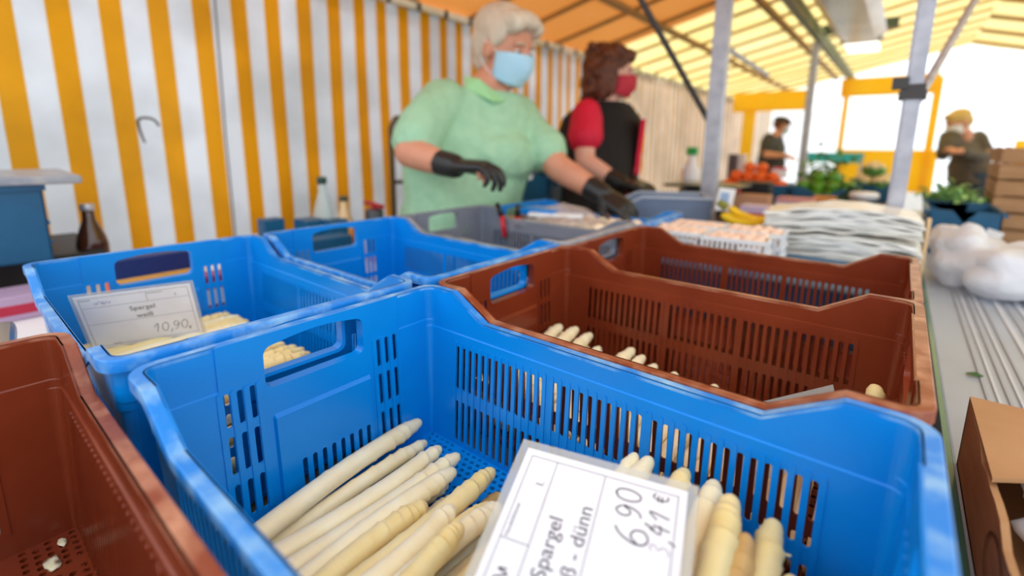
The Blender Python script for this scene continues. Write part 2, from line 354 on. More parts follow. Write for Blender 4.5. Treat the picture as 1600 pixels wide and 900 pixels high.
# ------------------------------------------------------------------ crates (grid units; scaled by K)
W, D, HH = .6, .385, .235
RC = .026; d1, d2, dz = .0617, .1227, .0357
def edge_z(side, t):
    if side in (0, 2):
        a = min(t, W-t)
        if a >= d2: return -dz
        if a > d1: return -dz*(a-d1)/(d2-d1)
    return 0.
def ins(side, t, z):
    lo = .0145+max(0, -z-.05)/.185*.008
    if side in (1, 3):
        plain = t < .0765 or t > .3085
        if 1: 
            r = lo
            if plain and z > -.0505: r = .0130
            if .1275 < t < .2575 and z < -.1015: r += .0045
            return r
    return .0130 if z > -.0605 else lo
def P3(side, t, z, i=None):
    if i is None: i = ins(side, t, z)
    p = {0: (t, i), 1: (W-i, t), 2: (t, D-i), 3: (i, t)}[side]
    return V((p[0], p[1], z))*K
def crate_meshes():
    bm = B()
    def quadcell(side, t0, t1, z0, z1):
        f = [P3(side, t0, z1), P3(side, t1, z1), P3(side, t1, z0), P3(side, t0, z0)]
        bm.faces.new([bm.verts.new(p) for p in f])
    def holecell(side, t0, t1, z0, z1, h0, h1, g0, g1, r, n=3):
        # outer rect (t0..t1, z1..z0) hole (h0..h1, g1..g0), z0>z1
        out = [(t0, z1), (t1, z1), (t1, z0), (t0, z0)]
        cs = [((h0+r, g1+r), PI), ((h1-r, g1+r), 1.5*PI), ((h1-r, g0-r), 0), ((h0+r, g0-r), .5*PI)]
        inn = [[(c[0]+r*math.cos(a+.5*PI*k/n), c[1]+r*math.sin(a+.5*PI*k/n)) for k in range(n+1)] for c, a in cs]
        ii = ins(side, (t0+t1)/2, (z0+z1)/2) if (z0-z1) < .02 else None
        vo = [bm.verts.new(P3(side, *p)) for p in out]; vi = [[bm.verts.new(P3(side, *p)) for p in q] for q in inn]
        for k in range(4):
            for j in range(n): bm.faces.new((vo[k], vi[k][j+1], vi[k][j]))
            k2 = (k+1) % 4; bm.faces.new((vo[k], vo[k2], vi[k2][0], vi[k][-1]))
        return inn
    def column(side, t0, t1, zs):   # plain column, top follows the edge profile
        e0, e1 = edge_z(side, t0), edge_z(side, t1)
        zz = [z for z in zs if z < -.04]
        a, b = P3(side, t0, e0, ins(side, t0+1e-4, e0)), P3(side, t1, e1, ins(side, t1-1e-4, e1))
        f = [P3(side, t0, zz[0], ins(side, t0+1e-4, zz[0])), P3(side, t1, zz[0], ins(side, t1-1e-4, zz[0])), b, a]
        bm.faces.new([bm.verts.new(p) for p in f])
        for u, v in zip(zz, zz[1:]):
            f = [P3(side, t0, v, ins(side, t0+1e-4, v)), P3(side, t1, v, ins(side, t1-1e-4, v)), P3(side, t1, u, ins(side, t1-1e-4, u)), P3(side, t0, u, ins(side, t0+1e-4, u))]
            bm.faces.new([bm.verts.new(p) for p in f])
    zl = [-.0600, -.0612, -HH]
    ribs = B(); rl = []
    def rib(side, t0, t1, z0, z1):
        rl.append((side, t0, t1, z0, z1))
    for side in (0, 2):
        groups = [(.074, 13, .01235), (.2455, 10, .0123), (.374, 13, .01235)]
        ts = [RC, d1]; cells = []
        for s0, n, pt in groups:
            for k in range(n): cells.append((s0+k*pt-.0028, s0+k*pt+.0095, s0+k*pt, s0+k*pt+.0067))
        # plain pieces
        marks = [RC, d1]+[c for g in cells for c in g[:2]]+[d2, W-d2, W-d1, W-RC]
        marks = sorted(set(round(x, 5) for x in marks))
        for a, b in zip(marks, marks[1:]):
            if b-a < 1e-5: continue
            mid = (a+b)/2; cell = next((c for c in cells if c[0] <= mid <= c[1]), None)
            if cell is None: column(side, a, b, zl)
            else: column(side, a, b, [-.0600, -.0612, -.073])
        for c in cells:
            holecell(side, c[0], c[1], -.073, -.154, c[2], c[3], -.079, -.1455, .0030)
            holecell(side, c[0], c[1], -.154, -HH, c[2], c[3], -.1635, -.228, .0030)
            rib(side, c[3], c[3]+.0056, -.071, -.2285)
        for s0, n, pt in groups: rib(side, s0-.0056, s0, -.071, -.2285)
    for side in (1, 3):
        flip = (lambda a, b: (a, b))
        zk = [-.0500, -.0512, -HH]
        cl = [(.078+.0135*k, .084+.0135*k) for k in range(3)]; cr = [(.272+.0135*k, .278+.0135*k) for k in range(3)]
        column(side, RC, .0764, zk); column(side, .3086, D-RC, zk)
        for t_ in (.0764, .3086): bm.faces.new([bm.verts.new(P3(side, t_, z_, i_)) for z_, i_ in ((0, .0129), (0, .0147), (-.0512, .0147), (-.0512, .0129))])
        for grp in (cl, cr):
            a0 = .0764 if grp is cl else .268; a1 = .116 if grp is cl else .3086
            bounds = [a0, (grp[0][1]+grp[1][0])/2, (grp[1][1]+grp[2][0])/2, a1]
            for k in range(3):
                b0, b1 = bounds[k], bounds[k+1]
                column(side, b0, b1, [-.0505])
                for z0, z1, g0, g1 in ((-.0505, -.0995, -.0550, -.0940), (-.0995, -.156, -.1050, -.1500), (-.156, -HH, -.1625, -.2060)):
                    holecell(side, b0, b1, z0, z1, grp[k][0], grp[k][1], g0, g1, .0026)
                rib(side, grp[k][1]+.0006, grp[k][1]+.0069, -.052, -.209)
            rib(side, grp[0][0]-.0069, grp[0][0]-.0006, -.052, -.209)
        # middle: handle opening above, raised panel with short slots below
        t0, t1, z0, z1 = .116, .268, 0., -.0960
        hp = []
        h0, h1, g0, g1, r = .1225, .2520, -.0150, -.0665, .011
        for (cx, cz), a in (((h0+r, g1+r), PI), ((h1-r, g1+r), 1.5*PI)):
            hp += [(cx+r*math.cos(a+.5*PI*k/5), cz+r*math.sin(a+.5*PI*k/5)) for k in range(6)]
        for (cx, cz), a in (((h1-r, g0-r), 0),): hp += [(cx+r*math.cos(a+.5*PI*k/5), cz+r*math.sin(a+.5*PI*k/5)) for k in range(6)]
        for k in range(1, 8):
            u = k/8; hp.append((h1-r+(h0+r-h1+r)*u, g0+.0055*math.sin(PI*u)))
        for (cx, cz), a in (((h0+r, g0-r), .5*PI),): hp += [(cx+r*math.cos(a+.5*PI*k/5), cz+r*math.sin(a+.5*PI*k/5)) for k in range(6)]
        n = len(hp); mc = ((h0+h1)/2, (g0+g1)/2); outp = []
        # outer ring points: project radially to rectangle
        for (x, z) in hp:
            dx, dzz = x-mc[0], z-mc[1]; s = 1e9
            if dx > 1e-9: s = min(s, (t1-mc[0])/dx)
            if dx < -1e-9: s = min(s, (t0-mc[0])/dx)
            if dzz > 1e-9: s = min(s, (z0-mc[1])/dzz)
            if dzz < -1e-9: s = min(s, (z1-mc[1])/dzz)
            outp.append((mc[0]+dx*s, mc[1]+dzz*s))
        for c in ((t0, z0), (t1, z0), (t0, z1), (t1, z1)):   # snap nearest to corners
            k = min(range(n), key=lambda i: (outp[i][0]-c[0])**2+(outp[i][1]-c[1])**2); outp[k] = c
        vo = [bm.verts.new(P3(side, min(max(x, t0), t1), z, .0145+max(0, -z-.05)/.185*.008)) for x, z in outp]
        vi = [bm.verts.new(P3(side, x, z, .0148)) for x, z in hp]
        for k in range(n):
            j = (k+1) % n; bm.faces.new((vo[k], vo[j], vi[j], vi[k]))
        # lower middle
        low = [(.1535+.0130*k, .1595+.0130*k) for k in range(8)]
        marks = [.116, .1265, .1285]+[low[0][0]-.0035]+[(low[k][1]+low[k+1][0])/2 for k in range(7)]+[low[7][1]+.0003]+[.2565, .2585, .268]
        marks[-4] = .2538; 
        for a, b in zip(marks, marks[1:]):
            mid = (a+b)/2; hole = next((h for h in low if a <= (h[0]+h[1])/2 <= b), None)
            zs = [-.0960, -.0995, -.1035, -.160, -HH]
            for u, v in zip(zs, zs[1:]):
                if hole and v == -HH:
                    holecell(side, a, b, u, v, hole[0], hole[1], -.168, -.214, .0026)
                else: quadcell(side, a, b, u, v)
        # handle tube
        SIDEHP = hp
        if side == 3: H3 = hp
    # corners
    for k, (cx, cy) in enumerate(((RC, RC), (W-RC, RC), (W-RC, D-RC), (RC, D-RC))):
        a0 = [PI, 1.5*PI, 0, .5*PI][k]; n = 6
        zs = [0, -.0500, -.0512, -.0600, -.0612, -HH]
        def cp(j, z):
            a = a0+.5*PI*j/n; u = j/n
            # blend the inset of both neighbouring sides
            sides = {0: (3, 0), 1: (0, 1), 2: (1, 2), 3: (2, 3)}[k]
            ia, ib = [ins(s, .03, z) for s in sides]; i = ia+(ib-ia)*u
            return V((cx+(RC-i)*math.cos(a), cy+(RC-i)*math.sin(a), z))*K
        for j in range(n):
            for u, v in zip(zs, zs[1:]):
                bm.faces.new([bm.verts.new(p) for p in (cp(j, v), cp(j+1, v), cp(j+1, u), cp(j, u))])
    bmesh.ops.remove_doubles(bm, verts=bm.verts, dist=.00002)
    # orient all faces inwards, then thicken outwards
    for f in bm.faces:
        c = f.calc_center_median(); inward = V((W*K/2, D*K/2, 0))-V((c.x, c.y, 0)); f.normal_update()
        side_n = f.normal.dot(inward)
        if side_n < 0: f.normal_flip()
    bm.normal_update()
    # ribs on the inner surface
    for side, t0, t1, z0, z1 in rl:
        n = 5; r = (t1-t0)/2; loop = [(t0, z1), (t1, z1)]+[((t0+t1)/2+r*math.cos(PI*k/n), z0-r+r*math.sin(PI*k/n)) for k in range(n+1)]
        a = [P3(side, x, z, ins(side, x, z)) for x, z in loop]; b = [P3(side, x, z, ins(side, x, z)+.0013) for x, z in loop]
        va = [ribs.verts.new(p) for p in a]; vb = [ribs.verts.new(p) for p in b]
        f = ribs.faces.new(vb)
        for i in range(len(va)): j = (i+1) % len(va); ribs.faces.new((va[i], va[j], vb[j], vb[i]))
    bmesh.ops.recalc_face_normals(ribs, faces=ribs.faces)
    tmp = bpy.data.meshes.new('t'); ribs.to_mesh(tmp); ribs.free()
    bm.from_mesh(tmp); wall = bpy.data.meshes.new('crate_wall'); bm.to_mesh(wall); bm.free(); ribm = tmp
    # floor grid
    fb = B(); i0 = .0225
    X0, X1, Y0, Y1 = i0, W-i0, i0, D-i0; px, py = .0112, .0100
    nxg, nyg = int((X1-X0)/px), int((Y1-Y0)/py); px = (X1-X0)/nxg; py = (Y1-Y0)/nyg
    for j in range(nyg):
        off = (j % 2)*.5*px
        ya, yb = Y0+j*py, Y0+(j+1)*py
        if off:
            for a, b in ((X0, X0+off), (X1-off, X1)): fb.faces.new([fb.verts.new(V(p)*K) for p in ((a, ya, -HH), (b, ya, -HH), (b, yb, -HH), (a, yb, -HH))])
        for i in range(nxg-(1 if off else 0)):
            xa = X0+off+i*px; xb = xa+px; cx, cy = (xa+xb)/2, (ya+yb)/2
            if i % 6 == 5 or j % 7 == 6:
                fb.faces.new([fb.verts.new(V(p)*K) for p in ((xa, ya, -HH), (xb, ya, -HH), (xb, yb, -HH), (xa, yb, -HH))]); continue
            o = [(xa, ya), (cx, ya), (xb, ya), (xb, cy), (xb, yb), (cx, yb), (xa, yb), (xa, cy)]
            ang = [math.atan2(q[1]-cy, q[0]-cx) for q in o]
            vo = [fb.verts.new(V((q[0], q[1], -HH))*K) for q in o]
            r = .0031; vi = [fb.verts.new(V((cx+r*1.2*math.cos(a), cy+r*math.sin(a), -HH))*K) for a in ang]
            vd = [fb.verts.new(V((cx+r*1.2*math.cos(a), cy+r*math.sin(a), -HH-.004))*K) for a in ang]
            for k in range(8):
                l = (k+1) % 8; fb.faces.new((vo[k], vo[l], vi[l], vi[k])); fb.faces.new((vi[k], vi[l], vd[l], vd[k]))
    # foot frame under the floor
    for (cx, cy, sx, sy) in ((W/2, .030, W-.06, .004), (W/2, D-.030, W-.06, .004), (.030, D/2, .004, D-.06), (W-.030, D/2, .004, D-.06), (W/2, D/2, .004, D-.06)):
        box(fb, V((cx, cy, -HH-.0055))*K, (sx*K, sy*K, .008*K))
    floor = bpy.data.meshes.new('crate_floor'); fb.to_mesh(floor); fb.free()
    # rim flange sweep
    rb = B(); prof = [(.0131, -.004), (.0131, -.0009), (.0124, 0), (.0014, 0), (.0004, -.0006), (0, -.0016), (0, -.013), (.0022, -.013), (.0022, -.004)]
    st = []
    for k, side in enumerate((0, 1, 2, 3)):
        L_ = W if side in (0, 2) else D
        tt = [RC, d1, (d1+d2)/2, d2]; tt = tt+[W-x for x in tt[::-1]] if side in (0, 2) else [RC, D/2, D-RC]
        if side in (2, 3): tt = tt[::-1]
        for t in tt: st.append(('s', side, t))
        kk = {0: 1, 1: 2, 2: 3, 3: 0}[side]
        for j in range(1, 7): st.append(('c', kk, j/7))
    def sp(s, i, z):
        if s[0] == 's': p = P3(s[1], s[2], 0, i)/K; return V((p.x, p.y, edge_z(s[1], s[2])+z))*K
        k = s[1]; cx, cy = ((RC, RC), (W-RC, RC), (W-RC, D-RC), (RC, D-RC))[k]; a = [PI, 1.5*PI, 0, .5*PI][k]+.5*PI*s[2]
        return V((cx+(RC-i)*math.cos(a), cy+(RC-i)*math.sin(a), z))*K
    rings = [[rb.verts.new(sp(s, i, z)) for i, z in prof] for s in st]; n = len(prof)
    for q in range(len(rings)):
        a, b = rings[q], rings[(q+1) % len(rings)]
        for k in range(n): rb.faces.new((a[k], b[k], b[(k+1) % n], a[(k+1) % n]))
    bmesh.ops.recalc_face_normals(rb, faces=rb.faces)
    # seam ridges on the rim at the start of the dip
    rim = bpy.data.meshes.new('crate_rim'); rb.to_mesh(rim); rb.free()
    for p in rim.polygons: p.use_smooth = True
    rim.set_sharp_from_angle(angle=.40)
    # handle frames
    hs = []
    for side in (1, 3):
        hb = B(); la = [hb.verts.new(P3(side, x, z, .0146)) for x, z in H3]; cxm, czm = .187, -.04
        lb = [hb.verts.new(P3(side, cxm+(x-cxm)*.985, czm+(z-czm)*.97, .0015)) for x, z in H3]
        lc = [hb.verts.new(P3(side, cxm+(x-cxm)*1.04, czm+(z-czm)*1.10, .0015)) for x, z in H3]
        for k in range(len(la)):
            j = (k+1) % len(la); hb.faces.new((la[k], la[j], lb[j], lb[k])); hb.faces.new((lb[k], lb[j], lc[j], lc[k]))
        m_ = bpy.data.meshes.new('crate_handle'); hb.to_mesh(m_); hb.free(); hs.append(m_)
    return wall, ribm, floor, rim, hs
WALL, RIBS, FLOOR, RIM, HAND = crate_meshes()
for me in (WALL, RIBS, FLOOR, RIM, HAND[0], HAND[1]): me.materials.append(M['blue'])
def crate(label, x, y, z=0, rz=0, colr='blue', group=None, cat='crate'):
    t = thing('plastic_crate', label, cat, cu(x, y, z), rz, group)
    def p(name, me, m, th=0):
        o = bpy.data.objects.new(name, me); C.objects.link(o); o.parent = t
        o.material_slots[0].link = 'OBJECT'; o.material_slots[0].material = m
        if th:
            s = o.modifiers.new('t', 'SOLIDIFY'); s.thickness = th; s.offset = -1
        return o
    wm, rm = M[colr], M.get(colr+'_rim', M[colr])
    wo = p('crate_walls', WALL, wm, .0022*K*1.0)
    p('floor_grid', FLOOR, wm); p('rim', RIM, rm)
    for h in HAND: p('handle_frame', h, wm, .0014)
    return t
main = crate('blue crate in front holding white asparagus and the card reading dünn', 0, 0)
Lc = crate('blue crate behind the front one, holding asparagus and the 10,90 card', -.616, -.005, .003, -.0116)
B1 = crate('brown crate right beside the front blue crate, with a few asparagus spears', -.0007, .3892, 0, 0, 'brown')
B2 = crate('brown crate farthest back, bordering the clear plastic bag stack', .0002, .7773, -.005, -.002, 'brown')
Mc = crate('blue crate between the 10,90 crate and the grey crate, looking empty', -.606, .3905, .003, -.005)
Gc = crate('grey crate at the green-shirted vendor, holding a white bag', -.606, .779, .002, 0, 'grey')
Kc = crate('brown crate at the lower left corner, empty but for peel scraps', -.178, -.397, 0, -.004, 'brown')
Oc = crate('blue crate behind the grey one, heaped with white and brown mushrooms', -.612, 1.171, -.012, 0)

# ------------------------------------------------------------------ asparagus
M['aspW'] = hexm('white_asparagus', (253, 242, 214), .36, (240, 218, 168), nscale=22, namt=.2, sss=.25, spec=.4, bump=.25, bscale=120, stretch=(1, 1, 1))
M['aspC'] = hexm('cream_asparagus', (246, 228, 176), .38, (236, 206, 134), nscale=20, namt=.3, sss=.25, spec=.4, bump=.25, bscale=120)
M['aspB'] = hexm('tan_asparagus', (214, 178, 112), .45, (190, 140, 80), nscale=26, namt=.3, sss=.2, spec=.4, bump=.3, bscale=120)
def spear_mesh(L_, r, seed, bend=.004, mt='aspW'):
    rnd = random.Random(seed); bm = B(); n, m = 14, 84; rings = []
    br = [(u+rnd.uniform(-.015, .015), rnd.uniform(0, 6.28), w) for u, w in ((.25, .05), (.42, .05), (.56, .06), (.67, .07), (.76, .09), (.83, .11), (.88, .13), (.925, .14), (.96, .12))]
    ph = rnd.uniform(0, 6.28)
    for i in range(m+1):
        u = i/m; u = u*1.65 if u < .4 else .66+(u-.4)/.6*.34
        rr = r*(1.0-.06*u)
        if u > .80: q = (u-.80)/.20; rr *= max(.0, 1-.42*q**1.7)*(math.sqrt(max(0, 1-max(0, (q-.84)/.16)**2)) if q > .84 else 1)
        if u < .015: rr *= .9
        c = V((bend*math.sin(PI*u)*math.cos(ph), bend*math.sin(PI*u)*math.sin(ph), L_*u))
        ring = []
        for k in range(n):
            a = 2*PI*k/n; g = 0
            for ub, ab, wb in br:
                du = (u-ub-.012*math.cos(a-ab))/.020
                if -2.4 < du < .3:
                    sh = (1+du/2.4)**1.5 if du < 0 else max(0, 1-du/.3)
                    g += 1.9*wb*sh*max(0, math.cos(a-ab)*.6+.45)
            ring.append(bm.verts.new(c+V((math.cos(a), math.sin(a), 0))*max(rr, .0002)*(1+g)))
        rings.append(ring)
    for a, b in zip(rings, rings[1:]):
        for k in range(n): bm.faces.new((a[k], a[(k+1) % n], b[(k+1) % n], b[k]))
    bm.faces.new(rings[0][::-1]); bm.faces.new(rings[-1])
    me = bpy.data.meshes.new('asparagus'); bm.to_mesh(me); bm.free()
    for p in me.polygons: p.use_smooth = True
    me.materials.append(M[mt]); return me
SP = {}
def spear(tip, butt, r, label, group=None, mt='aspW', seed=None, bend=.004):
    tip, butt = cu(*tip), cu(*butt); d = tip-butt
    key = (mt, (seed if seed is not None else random.randint(0, 4)))
    if key not in SP: SP[key] = spear_mesh(.20, .0088, hash(key[1])+len(mt)*3, bend, mt)
    o = bpy.data.objects.new('asparagus_spear', SP[key]); C.objects.link(o)
    o.location = butt; o.rotation_mode = 'QUATERNION'; q = d.to_track_quat('Z', 'Y'); o.rotation_quaternion = q
    k = r*K/.0088; o.scale = (k, k, d.length/.20)
    return tag(o, label, 'asparagus', group)
G0 = 'spears of the front blue crate'
FR = [((.028, .336, -.203), (.083, .045, -.190), .0125, 'aspW', 'long white spear nearest the handle wall of the front crate, topmost at the left'),
 ((.056, .323, -.219), (.078, .045, -.219), .0105, 'aspW', 'greyish white spear lying low under the topmost left spear'),
 ((.100, .311, -.203), (.112, .045, -.192), .0118, 'aspW', 'third spear from the handle wall, its tip over the floor holes'),
 ((.080, .312, -.221), (.100, .045, -.222), .0085, 'aspC', 'thin cream spear whose tip peeks out beneath the third spear'),
 ((.131, .316, -.203), (.142, .045, -.190), .0118, 'aspW', 'straight pointed spear reaching farthest over the bare floor holes'),
 ((.152, .288, -.200), (.170, .045, -.188), .0118, 'aspW', 'thick pale spear just right of the straight pointed one'),
 ((.170, .223, -.198), (.192, .035, -.186), .0120, 'aspC', 'short yellowish spear ending midway along the left heap'),
 ((.181, .294, -.208), (.214, .045, -.190), .0105, 'aspC', 'slim yellow tipped spear left of the thick ridged spear'),
 ((.197, .312, -.192), (.222, .045, -.170), .0122, 'aspC', 'thick ridged spear with scaly tip left of the price card'),
 ((.212, .306, -.214), (.240, .06, -.208), .0100, 'aspB', 'brownish spear tucked beside the price card edge'),
 ((.231, .268, -.196), (.248, .045, -.176), .0118, 'aspC', 'cream spear running under the left edge of the price card'),
 ((.250, .262, -.182), (.262, .045, -.168), .0118, 'aspW', 'white spear half covered by the price card, second from its left edge'),
 ((.214, .225, -.180), (.236, .045, -.160), .0118, 'aspW', 'pale spear lying highest in the lower left of the front crate heap'),
 ((.262, .190, -.150), (.268, .035, -.168), .0115, 'aspC', 'cream spear at the bottom edge of the picture, left of the card'),
 ((.371, .341, -.106), (.372, .06, -.185), .0100, 'aspW', 'white tip with a torn scale, first to show behind the price card'),
 ((.386, .343, -.105), (.392, .06, -.170), .0112, 'aspW', 'rounded white tip beside the torn one behind the price card'),
 ((.423, .341, -.100), (.430, .06, -.160), .0112, 'aspC', 'third tip behind the price card, before its right corner'),
 ((.449, .347, -.104), (.462, .06, -.150), .0125, 'aspW', 'fat tip leaning out at the right top corner of the price card'),
 ((.470, .320, -.092), (.500, .06, -.140), .0130, 'aspC', 'thickest knobbly spear standing just right of the price card'),
 ((.489, .295, -.102), (.512, .06, -.150), .0105, 'aspB', 'tan spear wedged low between the two thick knobbly ones'),
 ((.502, .342, -.114), (.528, .06, -.155), .0125, 'aspC', 'knobbly yellow spear with a loose curled scale at right'),
 ((.512, .292, -.124), (.510, .06, -.185), .0090, 'aspC', 'small tip at the lower right, first of the row by the frame edge'),
 ((.524, .298, -.122), (.520, .06, -.185), .0110, 'aspC', 'second small tip of the row at the lower right frame edge'),
 ((.540, .292, -.122), (.538, .06, -.185), .0100, 'aspC', 'third small tip of the row at the lower right frame edge'),
 ((.552, .296, -.115), (.555, .06, -.185), .0110, 'aspC', 'rightmost tip of the row at the lower right frame edge')]
for i, (a, b, r, mt, lb) in enumerate(FR): spear(a, b, r, lb, None, mt, i % 5)
bm = B(); tube(bm, [(0, 0, 0), (.004, .001, .001), (.007, 0, .003)], [.0016, .0012, .0006], 6); tag(obj('loose_scale', bm, M['aspC'], None, True, cu(.511, .318, -.125)), 'tiny curled scale sticking out beside the knobbly yellow spear', 'scrap')
# the heap beneath, row on row
rr = random.Random(5)
for l in range(5):
    x0 = (.118, .225, .285, .345, .375)[l]; x1 = (.562, .556, .548, .53, .52)[l]; x = x0
    while x < x1:
        spear((x+rr.uniform(-.003, .003), .298+rr.uniform(-.02, .02)-(.03 if l < 2 and x < .3 else 0), -.2235+.0198*l), (x+rr.uniform(-.005, .005), .05, -.2235+.0135*l), .0098,
              'white asparagus spear in the lower rows of the front blue crate heap', G0+', lower rows', ('aspW', 'aspC')[rr.random() > .6]); x += .0215
# crate behind the front one
PL = [('aspC', 'yellowish spear with its tip seen through the front crate handle, upper one', (-.165, .262, -.128), (-.19, .045, -.138)),
      ('aspC', 'plump spear with its tip seen through the front crate handle, lower one', (-.128, .268, -.126), (-.15, .045, -.140)),
      ('aspW', 'white spear right against the handle wall of the 10,90 crate', (-.095, .285, -.140), (-.10, .045, -.148))]
for mt, lb, a, b in PL: spear(a, b, .0115, lb, None, mt)
for l in range(4):
    x = -.57+.02*(l % 2)
    while x < -.04:
        if not (l == 3 and x > -.08): spear((x+rr.uniform(-.004, .004), .262+.012*l+rr.uniform(-.012, .012), -.2215+.0215*l), (x+rr.uniform(-.004, .004), .04, -.2215+.0215*l), .0105, 'white asparagus spear in the heap under the 10,90 card', 'spears of the 10,90 crate', ('aspW', 'aspC')[rr.random() > .5])
        x += .0245
# brown crate beside
BR = [((.050, .690, -.150), (.055, .430, -.175), .0125, 'first of the three fat spears at the handle wall of the middle brown crate'),
 ((.082, .700, -.150), (.090, .440, -.178), .0125, 'second of the fat spears at the handle wall of the middle brown crate'),
 ((.110, .708, -.158), (.116, .440, -.182), .0120, 'third of the fat spears at the handle wall of the middle brown crate'),
 ((.140, .690, -.172), (.140, .440, -.192), .0110, 'pinkish spear just right of the fat spears in the brown crate'),
 ((.204, .701, -.160), (.200, .440, -.200), .0110, 'left one of the three lone tips along the brown crate slots'),
 ((.229, .690, -.163), (.222, .440, -.200), .0110, 'middle one of the three lone tips along the brown crate slots'),
 ((.260, .670, -.163), (.252, .430, -.200), .0105, 'right one of the three lone tips along the brown crate slots'),
 ((.299, .662, -.163), (.290, .430, -.200), .0100, 'small tip just above the blue rim, halfway along the brown crate'),
 ((.364, .660, -.162), (.352, .430, -.200), .0100, 'tiny tip barely over the blue rim below the brown crate slots')]
for a, b, r, lb in BR: spear(a, b, r, lb, None, 'aspW')
spear((.560, .640, -.085), (.553, .520, -.225), .0125, 'stout spear standing upright in the right end of the middle brown crate', None, 'aspC', 2)
for l in range(3):
    x = .04+.012*l
    while x < (.56, .50, .14)[l]:
        spear((x, .69+rr.uniform(-.02, .02), -.2225+.021*l), (x+rr.uniform(-.003, .003), .43, -.2225+.021*l), .0102, 'white asparagus spear low in the middle brown crate', 'spears low in the middle brown crate', 'aspW'); x += .0245

# ------------------------------------------------------------------ price cards
def ribbon(bm, pts, w_, z=0):
    pts = [V((*p, z)) for p in pts]; A = []
    for i, p in enumerate(pts):
        d = pts[min(i+1, len(pts)-1)]-pts[max(i-1, 0)]; n = V((-d.y, d.x, 0)).normalized()*w_/2
        A.append((bm.verts.new(p+n), bm.verts.new(p-n)))
    for a, b in zip(A, A[1:]): bm.faces.new((a[0], a[1], b[1], b[0]))
def smooth_pts(p, n=5):
    out = []
    for i in range(len(p)-1):
        a, b, c, d = [V((*p[min(max(j, 0), len(p)-1)], 0)) for j in (i-1, i, i+1, i+2)]
        for k in range(n):
            t = k/n; q = .5*((2*b)+(-a+c)*t+(2*a-5*b+4*c-d)*t*t+(-a+3*b-3*c+d)*t**3); out.append((q.x, q.y))
    out.append(p[-1]); return out
GL = {'6': [[(.75, 1), (.4, .8), (.12, .4), (.15, .1), (.45, 0), (.75, .15), (.72, .42), (.4, .5), (.15, .3)]],
 '0': [[(.55, 1), (.2, .85), (.08, .45), (.25, .05), (.6, .02), (.85, .4), (.8, .85), (.5, 1), (.4, .9)]],
 '9': [[(.75, .8), (.45, 1), (.15, .8), (.2, .5), (.5, .45), (.78, .75), (.72, .4), (.5, .1), (.2, .0)]],
 '3': [[(.15, .9), (.5, 1), (.7, .8), (.4, .55), (.72, .35), (.55, .05), (.15, .05)]],
 '4': [[(.35, 1), (.12, .45), (.8, .5)], [(.65, .85), (.55, .0)]],
 '1': [[(.1, .6), (.6, 1), (.45, 0)]],
 ',': [[(.3, .12), (.1, -.25)]],
 'e': [[(.85, .85), (.5, 1), (.25, .6), (.4, .1), (.8, .1)], [(.05, .65), (.7, .68)], [(.05, .42), (.65, .45)]],
 'w': [[(0, .7), (.15, .1), (.4, .6), (.55, .1), (.8, .9), (1.1, .5), (1.3, .2), (1.5, .8), (1.6, .3)]]}
def hand(bm, txt, x, y, h, wr, lw, slant=0, z=0, rise=0):
    for ch in txt:
        for st in GL[ch]:
            P = [(x+(px+slant*py)*h*wr, y+py*h) for px, py in st]
            ribbon(bm, smooth_pts(P) if len(P) > 2 else P, lw, z)
        x += h*wr*(.45 if ch == ',' else 1.05); y += rise
def text_mesh(txt, size, x, y, z, align='CENTER', bold=0):
    cv = bpy.data.curves.new('txt', 'FONT'); cv.body = txt; cv.size = size; cv.align_x = align; cv.offset = bold
    o = bpy.data.objects.new('tmp_txt', cv); C.objects.link(o); dg = bpy.context.evaluated_depsgraph_get(); dg.update()
    me = bpy.data.meshes.new_from_object(o.evaluated_get(dg)); bpy.data.objects.remove(o)
    me.transform(Matrix.Translation((x, y, z))); return me
M['lam'] = hexm('laminate_film', (216, 214, 206), .22, alpha=.38, spec=.6)
